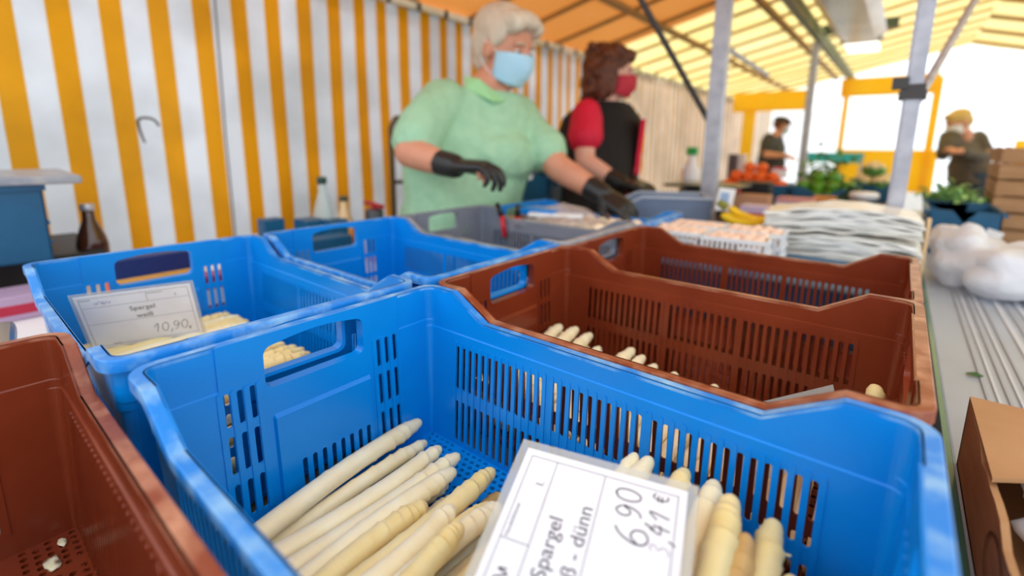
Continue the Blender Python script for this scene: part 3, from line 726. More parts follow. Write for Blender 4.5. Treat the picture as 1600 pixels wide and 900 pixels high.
def card(label, O, X, Y, n, thin, main_=True):
    t = thing('price_card', label, 'sign', (0, 0, 0)); m_ = Matrix((X, Y, n)).transposed().to_4x4(); t.matrix_world = Matrix.Translation(O) @ m_
    w_, h_ = .210, .148; mg = .0085*(1 if main_ else .8)
    bm = B(); vs = rbox((w_/2, h_/2, -.0006), (w_+2*mg, h_+2*mg, .0005), .0001, 1); obj('laminate', vs, M['lam'], t)
    obj('card_sheet', boxes(((w_/2, h_/2, 0), (w_, h_, .0004))), M['paper'], t)
    z = .00035; bm = B(); lw = .0006; f0, f1, g0, g1 = .007, w_-.007, .007, h_-.007
    r1 = g1-(g1-g0)*.19; r2 = g1-(g1-g0)*.53; xd = f0+(f1-f0)*.60
    for P in (((f0, g0), (f1, g0)), ((f0, g1), (f1, g1)), ((f0, g0), (f0, g1)), ((f1, g0), (f1, g1)), ((f0, r1), (f1, r1)), ((f0, r2), (f1, r2)), ((xd, r1), (xd, g1))): ribbon(bm, P, lw, z)
    obj('printed_lines', bm, M['ink'], t)
    def pt(name, me, m=M['ink']): me.materials.clear(); o = obj(name, me, m, t)
    cx = (.615 if main_ else .53)*w_
    pt('printed_text', text_mesh('Spargel', .0175 if main_ else .0165, cx, r1-.0205, z)); pt('printed_text', text_mesh(thin, .0175 if main_ else .0165, cx, r2+.0035, z))
    pt('small_print', text_mesh('Handelsklasse', .0052, xd+.0015, g1-.0062, z, 'LEFT')); pt('small_print', text_mesh('I.', .0105, f1-.0245, r1+.0055, z))
    pt('small_print', text_mesh('Herkunft', .0052, f0+.001, g1-.0062, z, 'LEFT'))
    pt('small_print', text_mesh('kg/Stk.', .0058, f0+.032, g0+.001, z, 'LEFT'))
    bm = B()
    if main_:
        hand(bm, '6', .152, .026, .027, .62, .0014, -.1, z); hand(bm, ',', .168, .028, .022, .6, .0014, 0, z); hand(bm, '90', .172, .034, .021, .62, .0013, -.05, z, .003)
        hand(bm, 'e', .1925, .014, .013, .7, .0012, .0, z); 
        obj('handwritten_price', bm, M['pen'], t)
        bm = B(); hand(bm, '3', .150, .009, .015, .62, .0009, .1, z); obj('faint_digit', bm, hexm('faded_marker', (150, 140, 150), .5), t)
        bm = B(); hand(bm, ',41', .160, .009, .016, .66, .0013, .1, z, .0015); hand(bm, 'w', .085, r1+.006, .014, .8, .0013, 0, z); obj('handwriting', bm, M['pen'], t)
    else:
        hand(bm, '10,90', .118, .024, .024, .62, .0012, .15, z); hand(bm, 'e', .186, .018, .009, .7, .0011, 0, z); obj('handwritten_price', bm, M['pen'], t)
        bm = B(); hand(bm, 'w', .030, r1+.006, .011, .9, .0006, .2, z); hand(bm, 'w', .044, r1+.005, .010, .9, .0006, .2, z); obj('handwriting', bm, M['bluepen'], t)
    return t
# front card
u_ = V((.165, .045, 0)).normalized(); e_ = V((.030, -.118, -.045)); e_ = (e_-u_*e_.dot(u_)).normalized()
CS = .88
TLc = CAM+(cu(.277, .282, -.101)-CAM)*CS
Xc, Yc = -e_, -u_; nn = Xc.cross(Yc)
TLc -= u_*.007; CS = .80
O_ = TLc + (e_*(.210+.0085)+u_*(.148+.0085))*CS
t1 = card('laminated white card in the front crate reading Spargel weiß - dünn, 6,90', O_, Xc, Yc, nn, 'weiß - dünn')
t1.matrix_world = t1.matrix_world @ Matrix.Diagonal((CS, CS, 1, 1))
# rear card, propped up
a_, b_, c_ = at(108, 464, .66), at(299, 440, .66*1.088), at(144.2, 547.8, .71)
Xc = (b_-a_).normalized(); dn = (c_-a_); dn = (dn-Xc*dn.dot(Xc)).normalized(); kx = (b_-a_).length/.218
n2 = Xc.cross(-dn)
a_ = a_+Xc*.004*kx+dn*.004*kx
t2 = card('laminated white card in the rear left blue crate reading Spargel weiß, 10,90', a_+dn*(.148*kx), Xc, -dn, n2, 'weiß', False)
t2.matrix_world = Matrix.Translation(a_+dn*(.148*kx)) @ Matrix((Xc, -dn, n2)).transposed().to_4x4() @ Matrix.Diagonal((kx, kx, 1, 1))
# card corner in the brown crate
tc_ = thing('price_card', 'laminated card whose corner pokes up inside the middle brown crate', 'sign')
a_, b_ = at(1302, 601, .50), at(1190, 628, .47); Xc = (a_-b_).normalized(); dn = V((.1, -.5, -1)); dn = (dn-Xc*dn.dot(Xc)).normalized()
tc_.matrix_world = Matrix.Translation(a_+dn*.07-Xc*.125) @ Matrix((Xc, -dn, Xc.cross(-dn))).transposed().to_4x4()
obj('laminate', boxes(((.0625, .035, -.0005), (.125, .070, .0006))), M['lam'], tc_); obj('card_sheet', boxes(((.058, .031, 0), (.116, .062, .0004))), M['paper'], tc_)
bm = B(); ribbon(bm, ((.005, .056), (.109, .056)), .0006, .0004); ribbon(bm, ((.109, .0), (.109, .056)), .0006, .0004); obj('printed_lines', bm, M['ink'], tc_)

# crumpled clear film in the brown crate end, scraps in the brown crate at left
def sheet(pts_fn, nx, ny_, m, name, th=.0006, parent=None):
    bm = B(); g = [[bm.verts.new(pts_fn(i/nx, j/ny_)) for j in range(ny_+1)] for i in range(nx+1)]
    for i in range(nx):
        for j in range(ny_): bm.faces.new((g[i][j], g[i+1][j], g[i+1][j+1], g[i][j+1]))
    o = obj(name, bm, m, parent, True); s = o.modifiers.new('t', 'SOLIDIFY'); s.thickness = th; return o
M['film'] = hexm('clear_film', (226, 216, 214), .12, alpha=.34, spec=.8)
fo = sheet(lambda u, v: cu(.5755+.004*noise.noise(V((u*4, v*5, 2))), .47+.07*u+.01*v, -.225+.155*v+.02*noise.noise(V((u*3, v*3, 0)))), 14, 18, M['film'], 'plastic_film')
tag(fo, 'crumpled clear film standing in the end of the middle brown crate', 'plastic film')
for i, (x, y, s, lb) in enumerate([(.0, -.030, .007, 'small pale peel scrap nearest the right wall of the empty brown crate'), (-.055, -.062, .009, 'larger curled peel scrap on the empty brown crate floor'), (-.085, -.050, .006, 'tiny peel flake on the floor of the empty brown crate, left of the curled one'), (-.11, -.028, .005, 'tiny peel flake in the far corner of the empty brown crate'), (-.03, -.12, .012, 'biggest peel scrap on the empty brown crate floor at the picture bottom')]):
    bm = B(); blob(bm, (0, 0, 0), (s*1.1, s*.6, s*.14), 2, None, .9, 3, i); tag(obj('peel_scrap', bm, M['aspW'], None, True, cu(x-.05, y, -HH+.002)), lb, 'scrap')

# ------------------------------------------------------------------ tables behind
RZT = .895
table('rear_table', 'long rear display table under the clear bag stack and bananas', -.095, .42, 1.36, 1.88, RZT, M['wood'])
table('rear_table', 'rear table under the oranges, green peppers and dark weighing plate', -.36, .42, 1.955, 3.7, RZT, M['wood'])
table('rear_table', 'narrow table under the bluish grey tub', -.40, -.165, 1.36, 1.88, RZT, M['wood'])
ri = thing('riser_box', 'dark teal box under the white mushroom baskets behind the farthest brown crate', 'box', (.255, 1.155, TZ))
H_ = RZT+.024-TZ; obj('body', rbox((0, 0, H_/2), (.50, .31, H_), .006), M['teal'], ri); obj('lid_edge', rbox((0, 0, H_-.006), (.508, .318, .010), .002), M['teal'], ri)
table('side_table', 'low table along the striped wall with bottles and boxes', -1.46, -.56, -.42, .74, .84, M['white'])
table('wall_table', 'small table behind the two vendors carrying dark crates', -1.42, -.86, 1.5, 2.5, .88, M['wood'])
# generic smaller crate (solid ends with grip hole, dipped long sides)
def low_crate(label, loc, rz, w_, d_, h_, m, group=None, dip=.35, name='plastic_crate', cat='crate'):
    t = thing(name, label, cat, loc, rz, group); th = .004
    obj('floor', boxes(((0, 0, th/2), (w_, d_, th))), m, t)
    for s in (-1, 1):
        a, b = w_/2, w_/2-.06; c = b-.05; zz = h_*(1-dip)
        P = [(-a, 0), (a, 0), (a, h_), (b, h_), (c, zz), (-c, zz), (-b, h_), (-a, h_)]
        bm = B(); slab(bm, [V((x, s*d_/2, z)) for x, z in P], V((0, -s*th, 0)))
        for zr in (.25, .5): box(bm, (0, s*(d_/2+.002), h_*zr), (w_, .004, .006))
        obj('side_wall', bm, m, t)
        bm = B(); x = s*w_/2; ih = .045
        for c0, sz in (((0, h_*.30), (d_, h_*.6)), ((0, h_*.95), (d_, h_*.1)), ((-(d_/2+ih)/2, h_*.75), (d_/2-ih, h_*.3)), (((d_/2+ih)/2, h_*.75), (d_/2-ih, h_*.3))):
            box(bm, (x-s*th/2, c0[0], c0[1]), (th, sz[0], sz[1]))
        box(bm, (x+s*.004, 0, h_-.006), (.014, d_+.01, .012)); obj('end_wall', bm, m, t)
    return t

# ------------------------------------------------------------------ people
def folds(me, a=.006, f=9, seed=0):
    me.calc_loop_triangles() if False else None
    nn_ = [v.normal.copy() for v in me.vertices]
    for v, q in zip(me.vertices, nn_):
        p = v.co*f; v.co += q*a*(noise.noise(V((p.x+seed, p.y, p.z*.55)))+.6*abs(noise.noise(V((p.x*2+p.z*1.4, p.y*2, p.z-p.x)))))
    return me
def limb(bm, pts, rad, n=12, flat=1.):
    P = smooth3(pts); m_ = len(P); rr_ = []
    for i in range(m_):
        u = i/(m_-1)*(len(rad)-1); k = min(int(u), len(rad)-2); rr_.append(rad[k]+(rad[k+1]-rad[k])*(u-k))
    tube(bm, P, rr_, n, True, flat)
    for p, r in ((P[0], rr_[0]), (P[-1], rr_[-1])): blob(bm, p, (r*.98,)*3, 2)
def smooth3(p, n=5):
    p = [V(q) for q in p]; out = []
    for i in range(len(p)-1):
        a, b, c, d = [p[min(max(j, 0), len(p)-1)] for j in (i-1, i, i+1, i+2)]
        for k in range(n):
            t = k/n; out.append(.5*((2*b)+(-a+c)*t+(2*a-5*b+4*c-d)*t*t+(-a+3*b-3*c+d)*t**3))
    out.append(p[-1]); return out
def loft(bm, rings, n=22):
    vs = []
    for c, a, b in rings:
        c, a, b = V(c), V(a), V(b)
        ring = []
        for k in range(n):
            t = 2*PI*k/n; ct, st = math.cos(t), math.sin(t); e = .82
            ring.append(bm.verts.new(c+a*math.copysign(abs(ct)**e, ct)+b*math.copysign(abs(st)**e, st)))
        vs.append(ring)
    for q, r in zip(vs, vs[1:]):
        for k in range(n): bm.faces.new((q[k], q[(k+1) % n], r[(k+1) % n], r[k]))
    bm.faces.new(vs[0][::-1]); bm.faces.new(vs[-1])
def head_parts(bm, H, hf, hu, s=1.):
    """H = centre of the skull, hf = facing, hu = up"""
    hf = hf.normalized(); hr = hf.cross(hu).normalized(); hu = hr.cross(hf).normalized()
    Q = Matrix((hr, hf, hu)).transposed()
    def W_(x, y, z): return H+Q @ V((x, y, z))*s
    blob(bm, W_(0, -.012, .022), (.076*s, .096*s, .092*s), 3, Q)
    blob(bm, W_(0, .018, -.030), (.060*s, .072*s, .078*s), 3, Q)
    blob(bm, W_(0, .050, -.082), (.034*s, .034*s, .028*s), 2, Q)                      # chin
    blob(bm, W_(0, .092, -.022), (.013*s, .022*s, .017*s), 2, Q); blob(bm, W_(0, .086, .0), (.010*s, .014*s, .026*s), 2, Q)   # nose
    for sx in (-1, 1):
        blob(bm, W_(sx*.078, -.004, -.010), (.010*s, .020*s, .032*s), 2, Q)           # ears
        blob(bm, W_(sx*.030, .074, .030), (.024*s, .013*s, .009*s), 2, Q)             # brow ridge
        blob(bm, W_(sx*.036, .062, -.028), (.022*s, .020*s, .020*s), 2, Q)            # cheeks
    blob(bm, W_(0, .080, -.058), (.022*s, .011*s, .008*s), 2, Q); blob(bm, W_(0, .078, -.068), (.018*s, .010*s, .006*s), 2, Q)   # lips
    return Q, W_
def eyes(t, Q, W_, s=1., lid=None):
    for sx in (-1, 1):
        bm = B(); blob(bm, W_(sx*.031, .0745, .008), (.011*s, .009*s, .0050*s), 2, Q); e = obj('eye', bm, hexm('eye_white', (226, 220, 214), .3), t, True)
        bm = B(); blob(bm, W_(sx*.031, .0835, .007), (.0050*s, .003*s, .0048*s), 2, Q); obj('iris', bm, hexm('iris', (60, 46, 38), .3), e, True)
        bm = B(); limb(bm, [W_(sx*.016, .087, .030), W_(sx*.033, .087, .033), W_(sx*.050, .076, .026)], [.0025*s, .003*s, .002*s], 6); obj('eyebrow', bm, lid or M['darksteel'], t, True)
def mask_part(t, Q, W_, m, s=1.):
    bm = B(); n, k_ = 16, 12; g = []
    for j in range(k_+1):
        v = j/k_; row = []
        for i in range(n+1):
            u = -1+2*i/n; a = u*1.35
            z = .004-.098*v; rx = (.069, .078)[0]-.010*v; ry = .094+.020*math.sin(PI*min(1, v*.9+.1))*max(0, math.cos(a*1.2))-.012*v
            edge = abs(u)**3; zz = z*(1-.25*edge)-.012*edge
            row.append(bm.verts.new(W_(math.sin(a)*rx*1.02, .004+math.cos(a)*ry*1.02, zz+.0016*math.sin(v*18)*(1-edge))))
        g.append(row)
    for j in range(k_):
        for i in range(n): bm.faces.new((g[j][i], g[j][i+1], g[j+1][i+1], g[j+1][i]))
    o = obj('face_mask', bm, m, t, True); so_ = o.modifiers.new('t', 'SOLIDIFY'); so_.thickness = .003; so_.offset = 1
    for sx in (-1, 1):
        for zt, z2 in ((.0, .012), (-.085, -.036)):
            bm = B(); limb(bm, [W_(sx*.066, .022, zt*.8-.008), W_(sx*.080, .004, (zt+z2)/2), W_(sx*.088, -.014, z2)], [.0016*s, .0016*s], 6); obj('ear_loop', bm, M['white'], o, True)
def hand_mesh(bm, wrist, d, pn, s=1., curl=.5, side=1, spread=.25):
    """wrist point, d = direction of the fingers, pn = palm normal (towards the palm), side=+1 thumb at the left of d"""
    d = d.normalized(); pn = (pn-d*pn.dot(d)).normalized(); sd = pn.cross(d)*side
    def W_(x, y, z): return wrist+(sd*x+d*y+pn*z)*s
    loft(bm, [(W_(0, -.01, 0), sd*.027*s, pn*.021*s), (W_(0, .02, 0), sd*.034*s, pn*.018*s), (W_(0, .055, 0), sd*.041*s, pn*.016*s), (W_(0, .088, .001), sd*.040*s, pn*.013*s)], 14)
    for i, (x, l, r) in enumerate(((.031, .072, .0088), (.011, .080, .0092), (-.011, .074, .0088), (-.031, .058, .0078))):
        a = curl*(.9+.12*i); p = [(x, .080, 0)]; ang = 0; y, z = .080, 0.; sp = x*spread*4
        for k, f in enumerate((.45, .32, .25)):
            ang += a*(.8 if k == 0 else 1.0); y += math.cos(ang)*l*f; z += math.sin(ang)*l*f; p.append((x+sp*.02*(k+1)*10*.12, y, z))
        limb(bm, [W_(*q) for q in p], [r*s, r*.95*s, r*.88*s, r*.74*s], 8)
    limb(bm, [W_(.022, .022, .006), W_(.047, .048, .018), W_(.054, .074, .030), W_(.050, .094, .038)], [.0135*s, .0115*s, .0100*s, .0080*s], 8)
def build_person(label, J, skin, s=1., hipw=.15, vox=.007):
    """J: joints in world space. Body as one continuous remeshed surface from the soles to the head."""
    t = thing('person', label, 'person', (J['hip'].x, J['hip'].y, 0)); base = V(t.location)
    r = {k: (v-base if isinstance(v, V) and k not in ('face', 'hup', 'fwd', 'pnR', 'pnL') else v) for k, v in J.items()}
    bm = B(); fwd = r['fwd'].normalized(); sidev = V((fwd.y, -fwd.x, 0)).normalized()      # person's right
    shR, shL, neck, hip = r['shR'], r['shL'], r['neck'], r['hip']; ch = (shR+shL)/2; sv = (shR-shL); sw = sv.length; sv = sv.normalized()
    chest_c = ch+(hip-ch)*.30; waist = ch+(hip-ch)*.68
    T = J.get('girth', None); gx, gy = (s, s)
    gw = J['gw']; gd = J['gd']
    loft(bm, [(hip-V((0, 0, .10)), sidev*gw*.98, fwd*gd), (hip, sidev*gw*1.05, fwd*gd*1.08), (waist, sidev*gw*.97, fwd*gd*1.05), (chest_c, (sidev*.3+sv*.7)*gw*1.0, fwd*gd*1.08), (ch-V((0, 0, .03)), sv*sw*.50, fwd*gd*.78), (ch+V((0, 0, .035)), sv*sw*.36, fwd*gd*.55), (neck+V((0, 0, .0)), sv*.065*s, fwd*.062*s)])
    limb(bm, [neck-V((0, 0, .04)), neck, r['head']-r['hup'].normalized()*.075*s-fwd*.01], [.062*s, .055*s, .052*s])
    Q, W_ = head_parts(bm, r['head'], r['face'], r['hup'], s)
    for k in 'RL':
        ar = J.get('ar', 1.)
        limb(bm, [r['sh'+k]+(ch-r['sh'+k])*.12, r['sh'+k]*.5+r['el'+k]*.5, r['el'+k]], [.056*s*ar, .050*s*ar, .042*s*ar]); limb(bm, [r['el'+k], r['el'+k]*.6+r['wr'+k]*.4, r['wr'+k]], [.043*s*ar, .040*s*ar, .028*s*ar])
        hand_mesh(bm, r['wr'+k], r['hd'+k]-r['wr'+k], J['pn'+k], s*(.98 if not J.get('gloved') else .80), J.get('curl'+k, .5), J.get('thumb'+k, 1))
    for q, k in ((1, 'R'), (-1, 'L')):
        h0 = hip+sidev*q*gw*.5-V((0, 0, .06)); kn = V((h0.x, h0.y, .50))+fwd*.02; an = V((h0.x, h0.y, .085))
        limb(bm, [h0, kn], [.092*s, .062*s]); limb(bm, [kn, an], [.060*s, .042*s])
        blob(bm, (an.x+fwd.x*.06, an.y+fwd.y*.06, .045), (.05, .05, .043), 2); blob(bm, (an.x+fwd.x*.13, an.y+fwd.y*.13, .035), (.042, .042, .033), 2)
    me = remesh(bm, vox, 4, 'body'); obj('body', me, skin, t, True)
    return t, r, Q, W_, fwd, sidev, sv, sw, ch, chest_c, waist, hip, gw, gd
def trousers(t, hip, sidev, fwd, gw, gd, m, s=1.):
    bm = B(); loft(bm, [(hip+V((0, 0, .06)), sidev*gw*1.09, fwd*gd*1.14), (hip-V((0, 0, .12)), sidev*gw*1.10, fwd*gd*1.10)])
    for q in (1, -1):
        h0 = hip+sidev*q*gw*.5-V((0, 0, .06)); kn = V((h0.x, h0.y, .50))+fwd*.02; an = V((h0.x, h0.y, .11)); limb(bm, [h0, kn, an], [.108*s, .082*s, .066*s])
    obj('trousers', remesh(bm, .011, 3, 'trousers'), m, t, True)
    for q in (1, -1):
        h0 = hip+sidev*q*gw*.5; bm = B(); blob(bm, (h0.x+fwd.x*.01, h0.y+fwd.y*.01, .05), (.058, .058, .050), 2); blob(bm, (h0.x+fwd.x*.11, h0.y+fwd.y*.11, .038), (.056, .056, .038), 2); obj('shoe', remesh(bm, .010, 3, 'shoe'), M['black'], t, True)

# vendor in the green shirt
J = dict(head=at(789, 78, 1.66), neck=at(757, 140, 1.675), shR=at(688, 154, 1.60), shL=at(810, 178, 1.79), hip=at(716, 372, 1.77),
         elR=at(640, 238, 1.46), wrR=at(706, 260, 1.36), elL=at(872, 262, 1.66), wrL=at(938, 302, 1.56), fwd=V((.93, .22, 0)),
         face=V((.90, .02, -.30)), hup=V((.18, 0, 1)), gloved=1, gw=.205, gd=.148, curlR=.62, curlL=.5, ar=1.03)
J['hdR'] = at(790, 258, 1.31); J['hdL'] = at(1000, 338, 1.48); J['pnR'] = V((.1, .1, -1)); J['pnL'] = V((-.3, .3, -1)); J['thumbR'] = -1; J['thumbL'] = 1
t, r, Q, W_, fwd, sidev, sv, sw, ch, chest, waist, hip, gw, gd = build_person('person with short white hair, pale blue mask and green polo shirt, reaching over crates', J, M['skin'], 1.09)
trousers(t, hip, sidev, fwd, gw, gd, hexm('dark_trousers', (40, 44, 56), .8), 1.05)
M['green'] = hexm('mint_green_knit', (164, 208, 172), .75, (152, 198, 164), nscale=30, bump=.35, bscale=320)
bm = B()
loft(bm, [(hip-V((0, 0, .06)), sidev*gw*1.22, fwd*gd*1.35), (hip+V((0, 0, .04)), sidev*gw*1.22, fwd*gd*1.36), (waist, sidev*gw*1.14, fwd*gd*1.28), (chest+V((0, 0, .02)), (sidev*.3+sv*.7)*gw*1.10, fwd*gd*1.27), (ch-V((0, 0, .02)), sv*sw*.56, fwd*gd*.95), (ch+V((0, 0, .045)), sv*sw*.42, fwd*gd*.68), (r['neck']-V((0, 0, .012)), sv*.074, fwd*.070)])
blob(bm, chest+fwd*gd*.80-V((0, 0, .03)), (.10, .17, .10), 2)
limb(bm, [r['shR']+(ch-r['shR'])*.15, r['shR']*.45+r['elR']*.55, r['shR']*.20+r['elR']*.80], [.076, .078, .084]); limb(bm, [r['shL']+(ch-r['shL'])*.15, r['shL']*.5+r['elL']*.5, r['shL']*.30+r['elL']*.70], [.074, .072, .076])
obj('polo_shirt', folds(remesh(bm, .008, 4, 'shirt'), .011, 9), M['green'], t, True)
nk = r['neck']
M['green2'] = hexm('green_collar', (158, 214, 156), .75)
for q in (1, -1):
    bm = B(); a = nk+sidev*q*.060-fwd*.045+V((0, 0, .035)); b = nk+sidev*q*.070+fwd*.020+V((0, 0, .022)); c = nk+sidev*q*.022+fwd*.095-V((0, 0, .045)); d = nk+sidev*q*.085+fwd*.080-V((0, 0, .052)); e = nk+sidev*q*.098-fwd*.02-V((0, 0, .005))
    slab(bm, [a, b, c, d, e], V((0, 0, .005))+sidev*q*.002); obj('collar', bm, M['green2'], t)
bm = B(); slab(bm, [nk+fwd*.086-sidev*.020-V((0, 0, .035)), nk+fwd*.086+sidev*.020-V((0, 0, .035)), nk+fwd*.110-V((0, 0, .125))], fwd*.008); obj('neckline_skin', bm, M['skin'], t)
bm = B(); slab(bm, [nk+fwd*.092-sidev*.024-V((0, 0, .040)), nk+fwd*.096-sidev*.010-V((0, 0, .035)), nk+fwd*.120-sidev*.002-V((0, 0, .130))], fwd*.008); obj('turquoise_trim', bm, hexm('turquoise_cloth', (40, 176, 186), .7), t)
M['hairW'] = hexm('short_white_hair', (190, 172, 150), .7, (226, 212, 192), nscale=26, namt=.3, bump=.8, bscale=60, stretch=(1, 1, .25))
bm = B(); s = 1.09
for p, z_ in (((0, -.030, .060), (.088, .098, .078)), ((0, -.050, .010), (.084, .070, .085)), ((0, -.060, -.045), (.066, .042, .048)), ((0, .046, .096), (.064, .048, .032)), ((-.050, .040, .082), (.030, .050, .034)), ((.050, .040, .082), (.030, .050, .034)), ((-.070, .010, .046), (.018, .038, .044)), ((.070, .010, .046), (.018, .038, .044))):
    blob(bm, W_(*p), tuple(c*s for c in z_), 3, Q, .05, 3, p[0]*9)
obj('hair', remesh(bm, .006, 3, 'hair'), M['hairW'], t, True)
eyes(t, Q, W_, s, M['hairW']); mask_part(t, Q, W_, hexm('pale_blue_mask', (168, 214, 240), .6, (186, 224, 244), nscale=12), s)
def gloves(t, r, J, s, m=None):
    for k in 'RL':
        bm = B(); d = (r['hd'+k]-r['wr'+k]); hand_mesh(bm, r['wr'+k], d, J['pn'+k], s*1.12, J.get('curl'+k, .5), J.get('thumb'+k, 1))
        dn_ = d.normalized(); e = (r['el'+k]-r['wr'+k]).normalized(); limb(bm, [r['wr'+k]+dn_*.01, r['wr'+k]+e*.045], [.035*s, .038*s])
        obj('glove', remesh(bm, .0042, 2, 'glove'), m or M['glove'], t, True)
gloves(t, r, J, 1.03)
bm = B(); slab(bm, [r['hip']+sidev*-.10+fwd*.20+V((0, 0, -.08)), r['hip']+sidev*-.19+fwd*.16+V((0, 0, -.08)), r['hip']+sidev*-.18+fwd*.17+V((0, 0, .10)), r['hip']+sidev*-.12+fwd*.20+V((0, 0, .08))], fwd*.02); obj('turquoise_cloth_tail', bm, hexm('turquoise_apron', (20, 166, 150), .7), t)

# vendor in the red shirt and black vest
J = dict(head=at(957, 116, 2.22), neck=at(944, 162, 2.24), shR=at(916, 176, 2.14), shL=at(972, 180, 2.42), hip=at(935, 322, 2.26),
         elR=at(914, 252, 2.10), wrR=at(968, 286, 1.99), elL=at(990, 258, 2.36), wrL=at(985, 284, 2.16), fwd=V((.90, .40, 0)),
         face=V((.86, .44, -.12)), hup=V((.1, 0, 1)), gloved=1, gw=.175, gd=.125, curlR=.5, curlL=.5)
J['hdR'] = at(1000, 292, 1.95); J['hdL'] = at(1012, 292, 2.08); J['pnR'] = V((0, 0, -1)); J['pnL'] = V((0, 0, -1)); J['thumbR'] = -1
t, r, Q, W_, fwd, sidev, sv, sw, ch, chest, waist, hip, gw, gd = build_person('person with curly dark red hair, red mask, red shirt and black vest', J, M['skin2'], 1.0)
trousers(t, hip, sidev, fwd, gw, gd, M['black'])
M['red'] = hexm('red_cotton', (222, 18, 62), .7, (206, 12, 52), nscale=12)
bm = B(); loft(bm, [(hip, sidev*gw*1.12, fwd*gd*1.2), (waist, sidev*gw*1.06, fwd*gd*1.2), (chest, (sidev*.3+sv*.7)*gw*.98, fwd*gd*1.12), (ch-V((0, 0, .02)), sv*sw*.46, fwd*gd*.85), (ch+V((0, 0, .04)), sv*sw*.36, fwd*gd*.60), (r['neck'], sv*.066, fwd*.062)])
for k, f in (('R', .52), ('L', .5)): limb(bm, [r['sh'+k]+(ch-r['sh'+k])*.05, r['sh'+k]*(1-f)+r['el'+k]*f], [.066, .078])
obj('red_shirt', folds(remesh(bm, .009, 3, 'shirt')), M['red'], t, True)
bm = B(); loft(bm, [(hip-V((0, 0, .10)), sidev*gw*1.25, fwd*gd*1.28), (hip-fwd*.012, sidev*gw*1.22, fwd*gd*1.27), (waist-fwd*.015, sidev*gw*1.20, fwd*gd*1.30), (chest-fwd*.02, (sidev*.3+sv*.7)*gw*1.17, fwd*gd*1.45), (ch-V((0, 0, .02))-fwd*.01, sv*sw*.50, fwd*gd*1.25), (ch+V((0, 0, .05)), sv*sw*.34, fwd*gd*.78), (r['neck']+V((0, 0, .012)), sv*.076, fwd*.074)])
obj('black_vest', remesh(bm, .009, 3, 'vest'), hexm('black_fleece', (20, 18, 20), .85), t, True)
bm = B(); slab(bm, [chest+fwd*gd*1.36+sidev*.07+V((0, 0, .10)), chest+fwd*gd*1.32-sidev*.05+V((0, 0, .10)), waist+fwd*gd*1.18-sidev*.05, hip+fwd*gd*1.18-sidev*.04+V((0, 0, .02)), hip+fwd*gd*1.22+sidev*.06+V((0, 0, .02)), waist+fwd*gd*1.22+sidev*.07], fwd*.022)
bmesh.ops.bevel(bm, geom=bm.edges[:], offset=.004, segments=1, affect='EDGES'); obj('shirt_front', bm, M['red'], t)
M['hairR'] = hexm('dark_red_curls', (58, 26, 14), .55, (120, 62, 32), nscale=40, namt=.3, bump=1., bscale=120)
bm = B(); rh = random.Random(3)
for p, z_ in (((0, -.025, .062), (.094, .108, .078)), ((0, -.070, .0), (.100, .075, .105)), ((0, -.075, -.085), (.098, .060, .070)), ((-.085, -.02, -.03), (.032, .048, .095)), ((.085, -.02, -.03), (.032, .050, .095)), ((0, .055, .085), (.066, .042, .034))): blob(bm, W_(*p), z_, 3, Q, .3, 5, 1)
for i in range(60):
    a, b = rh.uniform(0, 2*PI), rh.uniform(-.12, .12); blob(bm, W_(.100*math.cos(a), -.045+.085*min(.6, math.sin(a)), b*.9), (.022,)*3, 1)
obj('curly_hair', remesh(bm, .007, 1, 'hair'), M['hairR'], t, True)
eyes(t, Q, W_, 1, M['hairR']); mask_part(t, Q, W_, hexm('dark_red_mask', (190, 36, 58), .7, (206, 52, 70), nscale=20)); gloves(t, r, J, 1)

# vendor in the cap, far back
def simple_person(label, J, skin, shirt, cuff, tr, s=1., coatname='shirt', sleeve=.55):
    t, r, Q, W_, fwd, sidev, sv, sw, ch, chest, waist, hip, gw, gd = build_person(label, J, skin, s, vox=.010)
    trousers(t, hip, sidev, fwd, gw, gd, tr)
    bm = B(); loft(bm, [(hip-V((0, 0, .05)), sidev*gw*1.2, fwd*gd*1.25), (waist, sidev*gw*1.1, fwd*gd*1.22), (chest, (sidev*.3+sv*.7)*gw*1.08, fwd*gd*1.2), (ch-V((0, 0, .02)), sv*sw*.55, fwd*gd*.98), (ch+V((0, 0, .04)), sv*sw*.38, fwd*gd*.66), (r['neck'], sv*.072, fwd*.068)])
    for k in 'RL':
        limb(bm, [r['sh'+k]+(ch-r['sh'+k])*.15, r['sh'+k]*.4+r['el'+k]*.6], [.070, .064])
        if sleeve > .9: limb(bm, [r['sh'+k], r['el'+k], r['wr'+k]*.9+r['el'+k]*.1], [.068, .056, .044])
    obj(coatname, folds(remesh(bm, .011, 3, 'shirt'), .014, 8), shirt, t, True); return t, r, Q, W_
tz = 6.0
J = dict(head=at(1221, 197, tz), neck=at(1211, 212, tz+.02), shR=at(1200, 217, tz-.12), shL=at(1215, 218, tz+.22), hip=at(1203, 262, tz), elR=at(1198, 242, tz-.15), wrR=at(1222, 243, tz-.25), elL=at(1222, 242, tz+.25), wrL=at(1232, 244, tz+.05),
         fwd=V((.85, .52, 0)), face=V((.82, .5, -.25)), hup=V((.15, 0, 1)), gw=.16, gd=.12)
J['hdR'] = at(1232, 245, tz-.28); J['hdL'] = at(1240, 246, tz-.02); J['pnR'] = J['pnL'] = V((0, 0, -1)); J['thumbR'] = -1
t, r, Q, W_ = simple_person('person in a dark cap and dark shirt standing behind the oranges at the far end', J, M['skin'], hexm('charcoal_shirt', (58, 56, 56), .8), None, M['black'], .95)
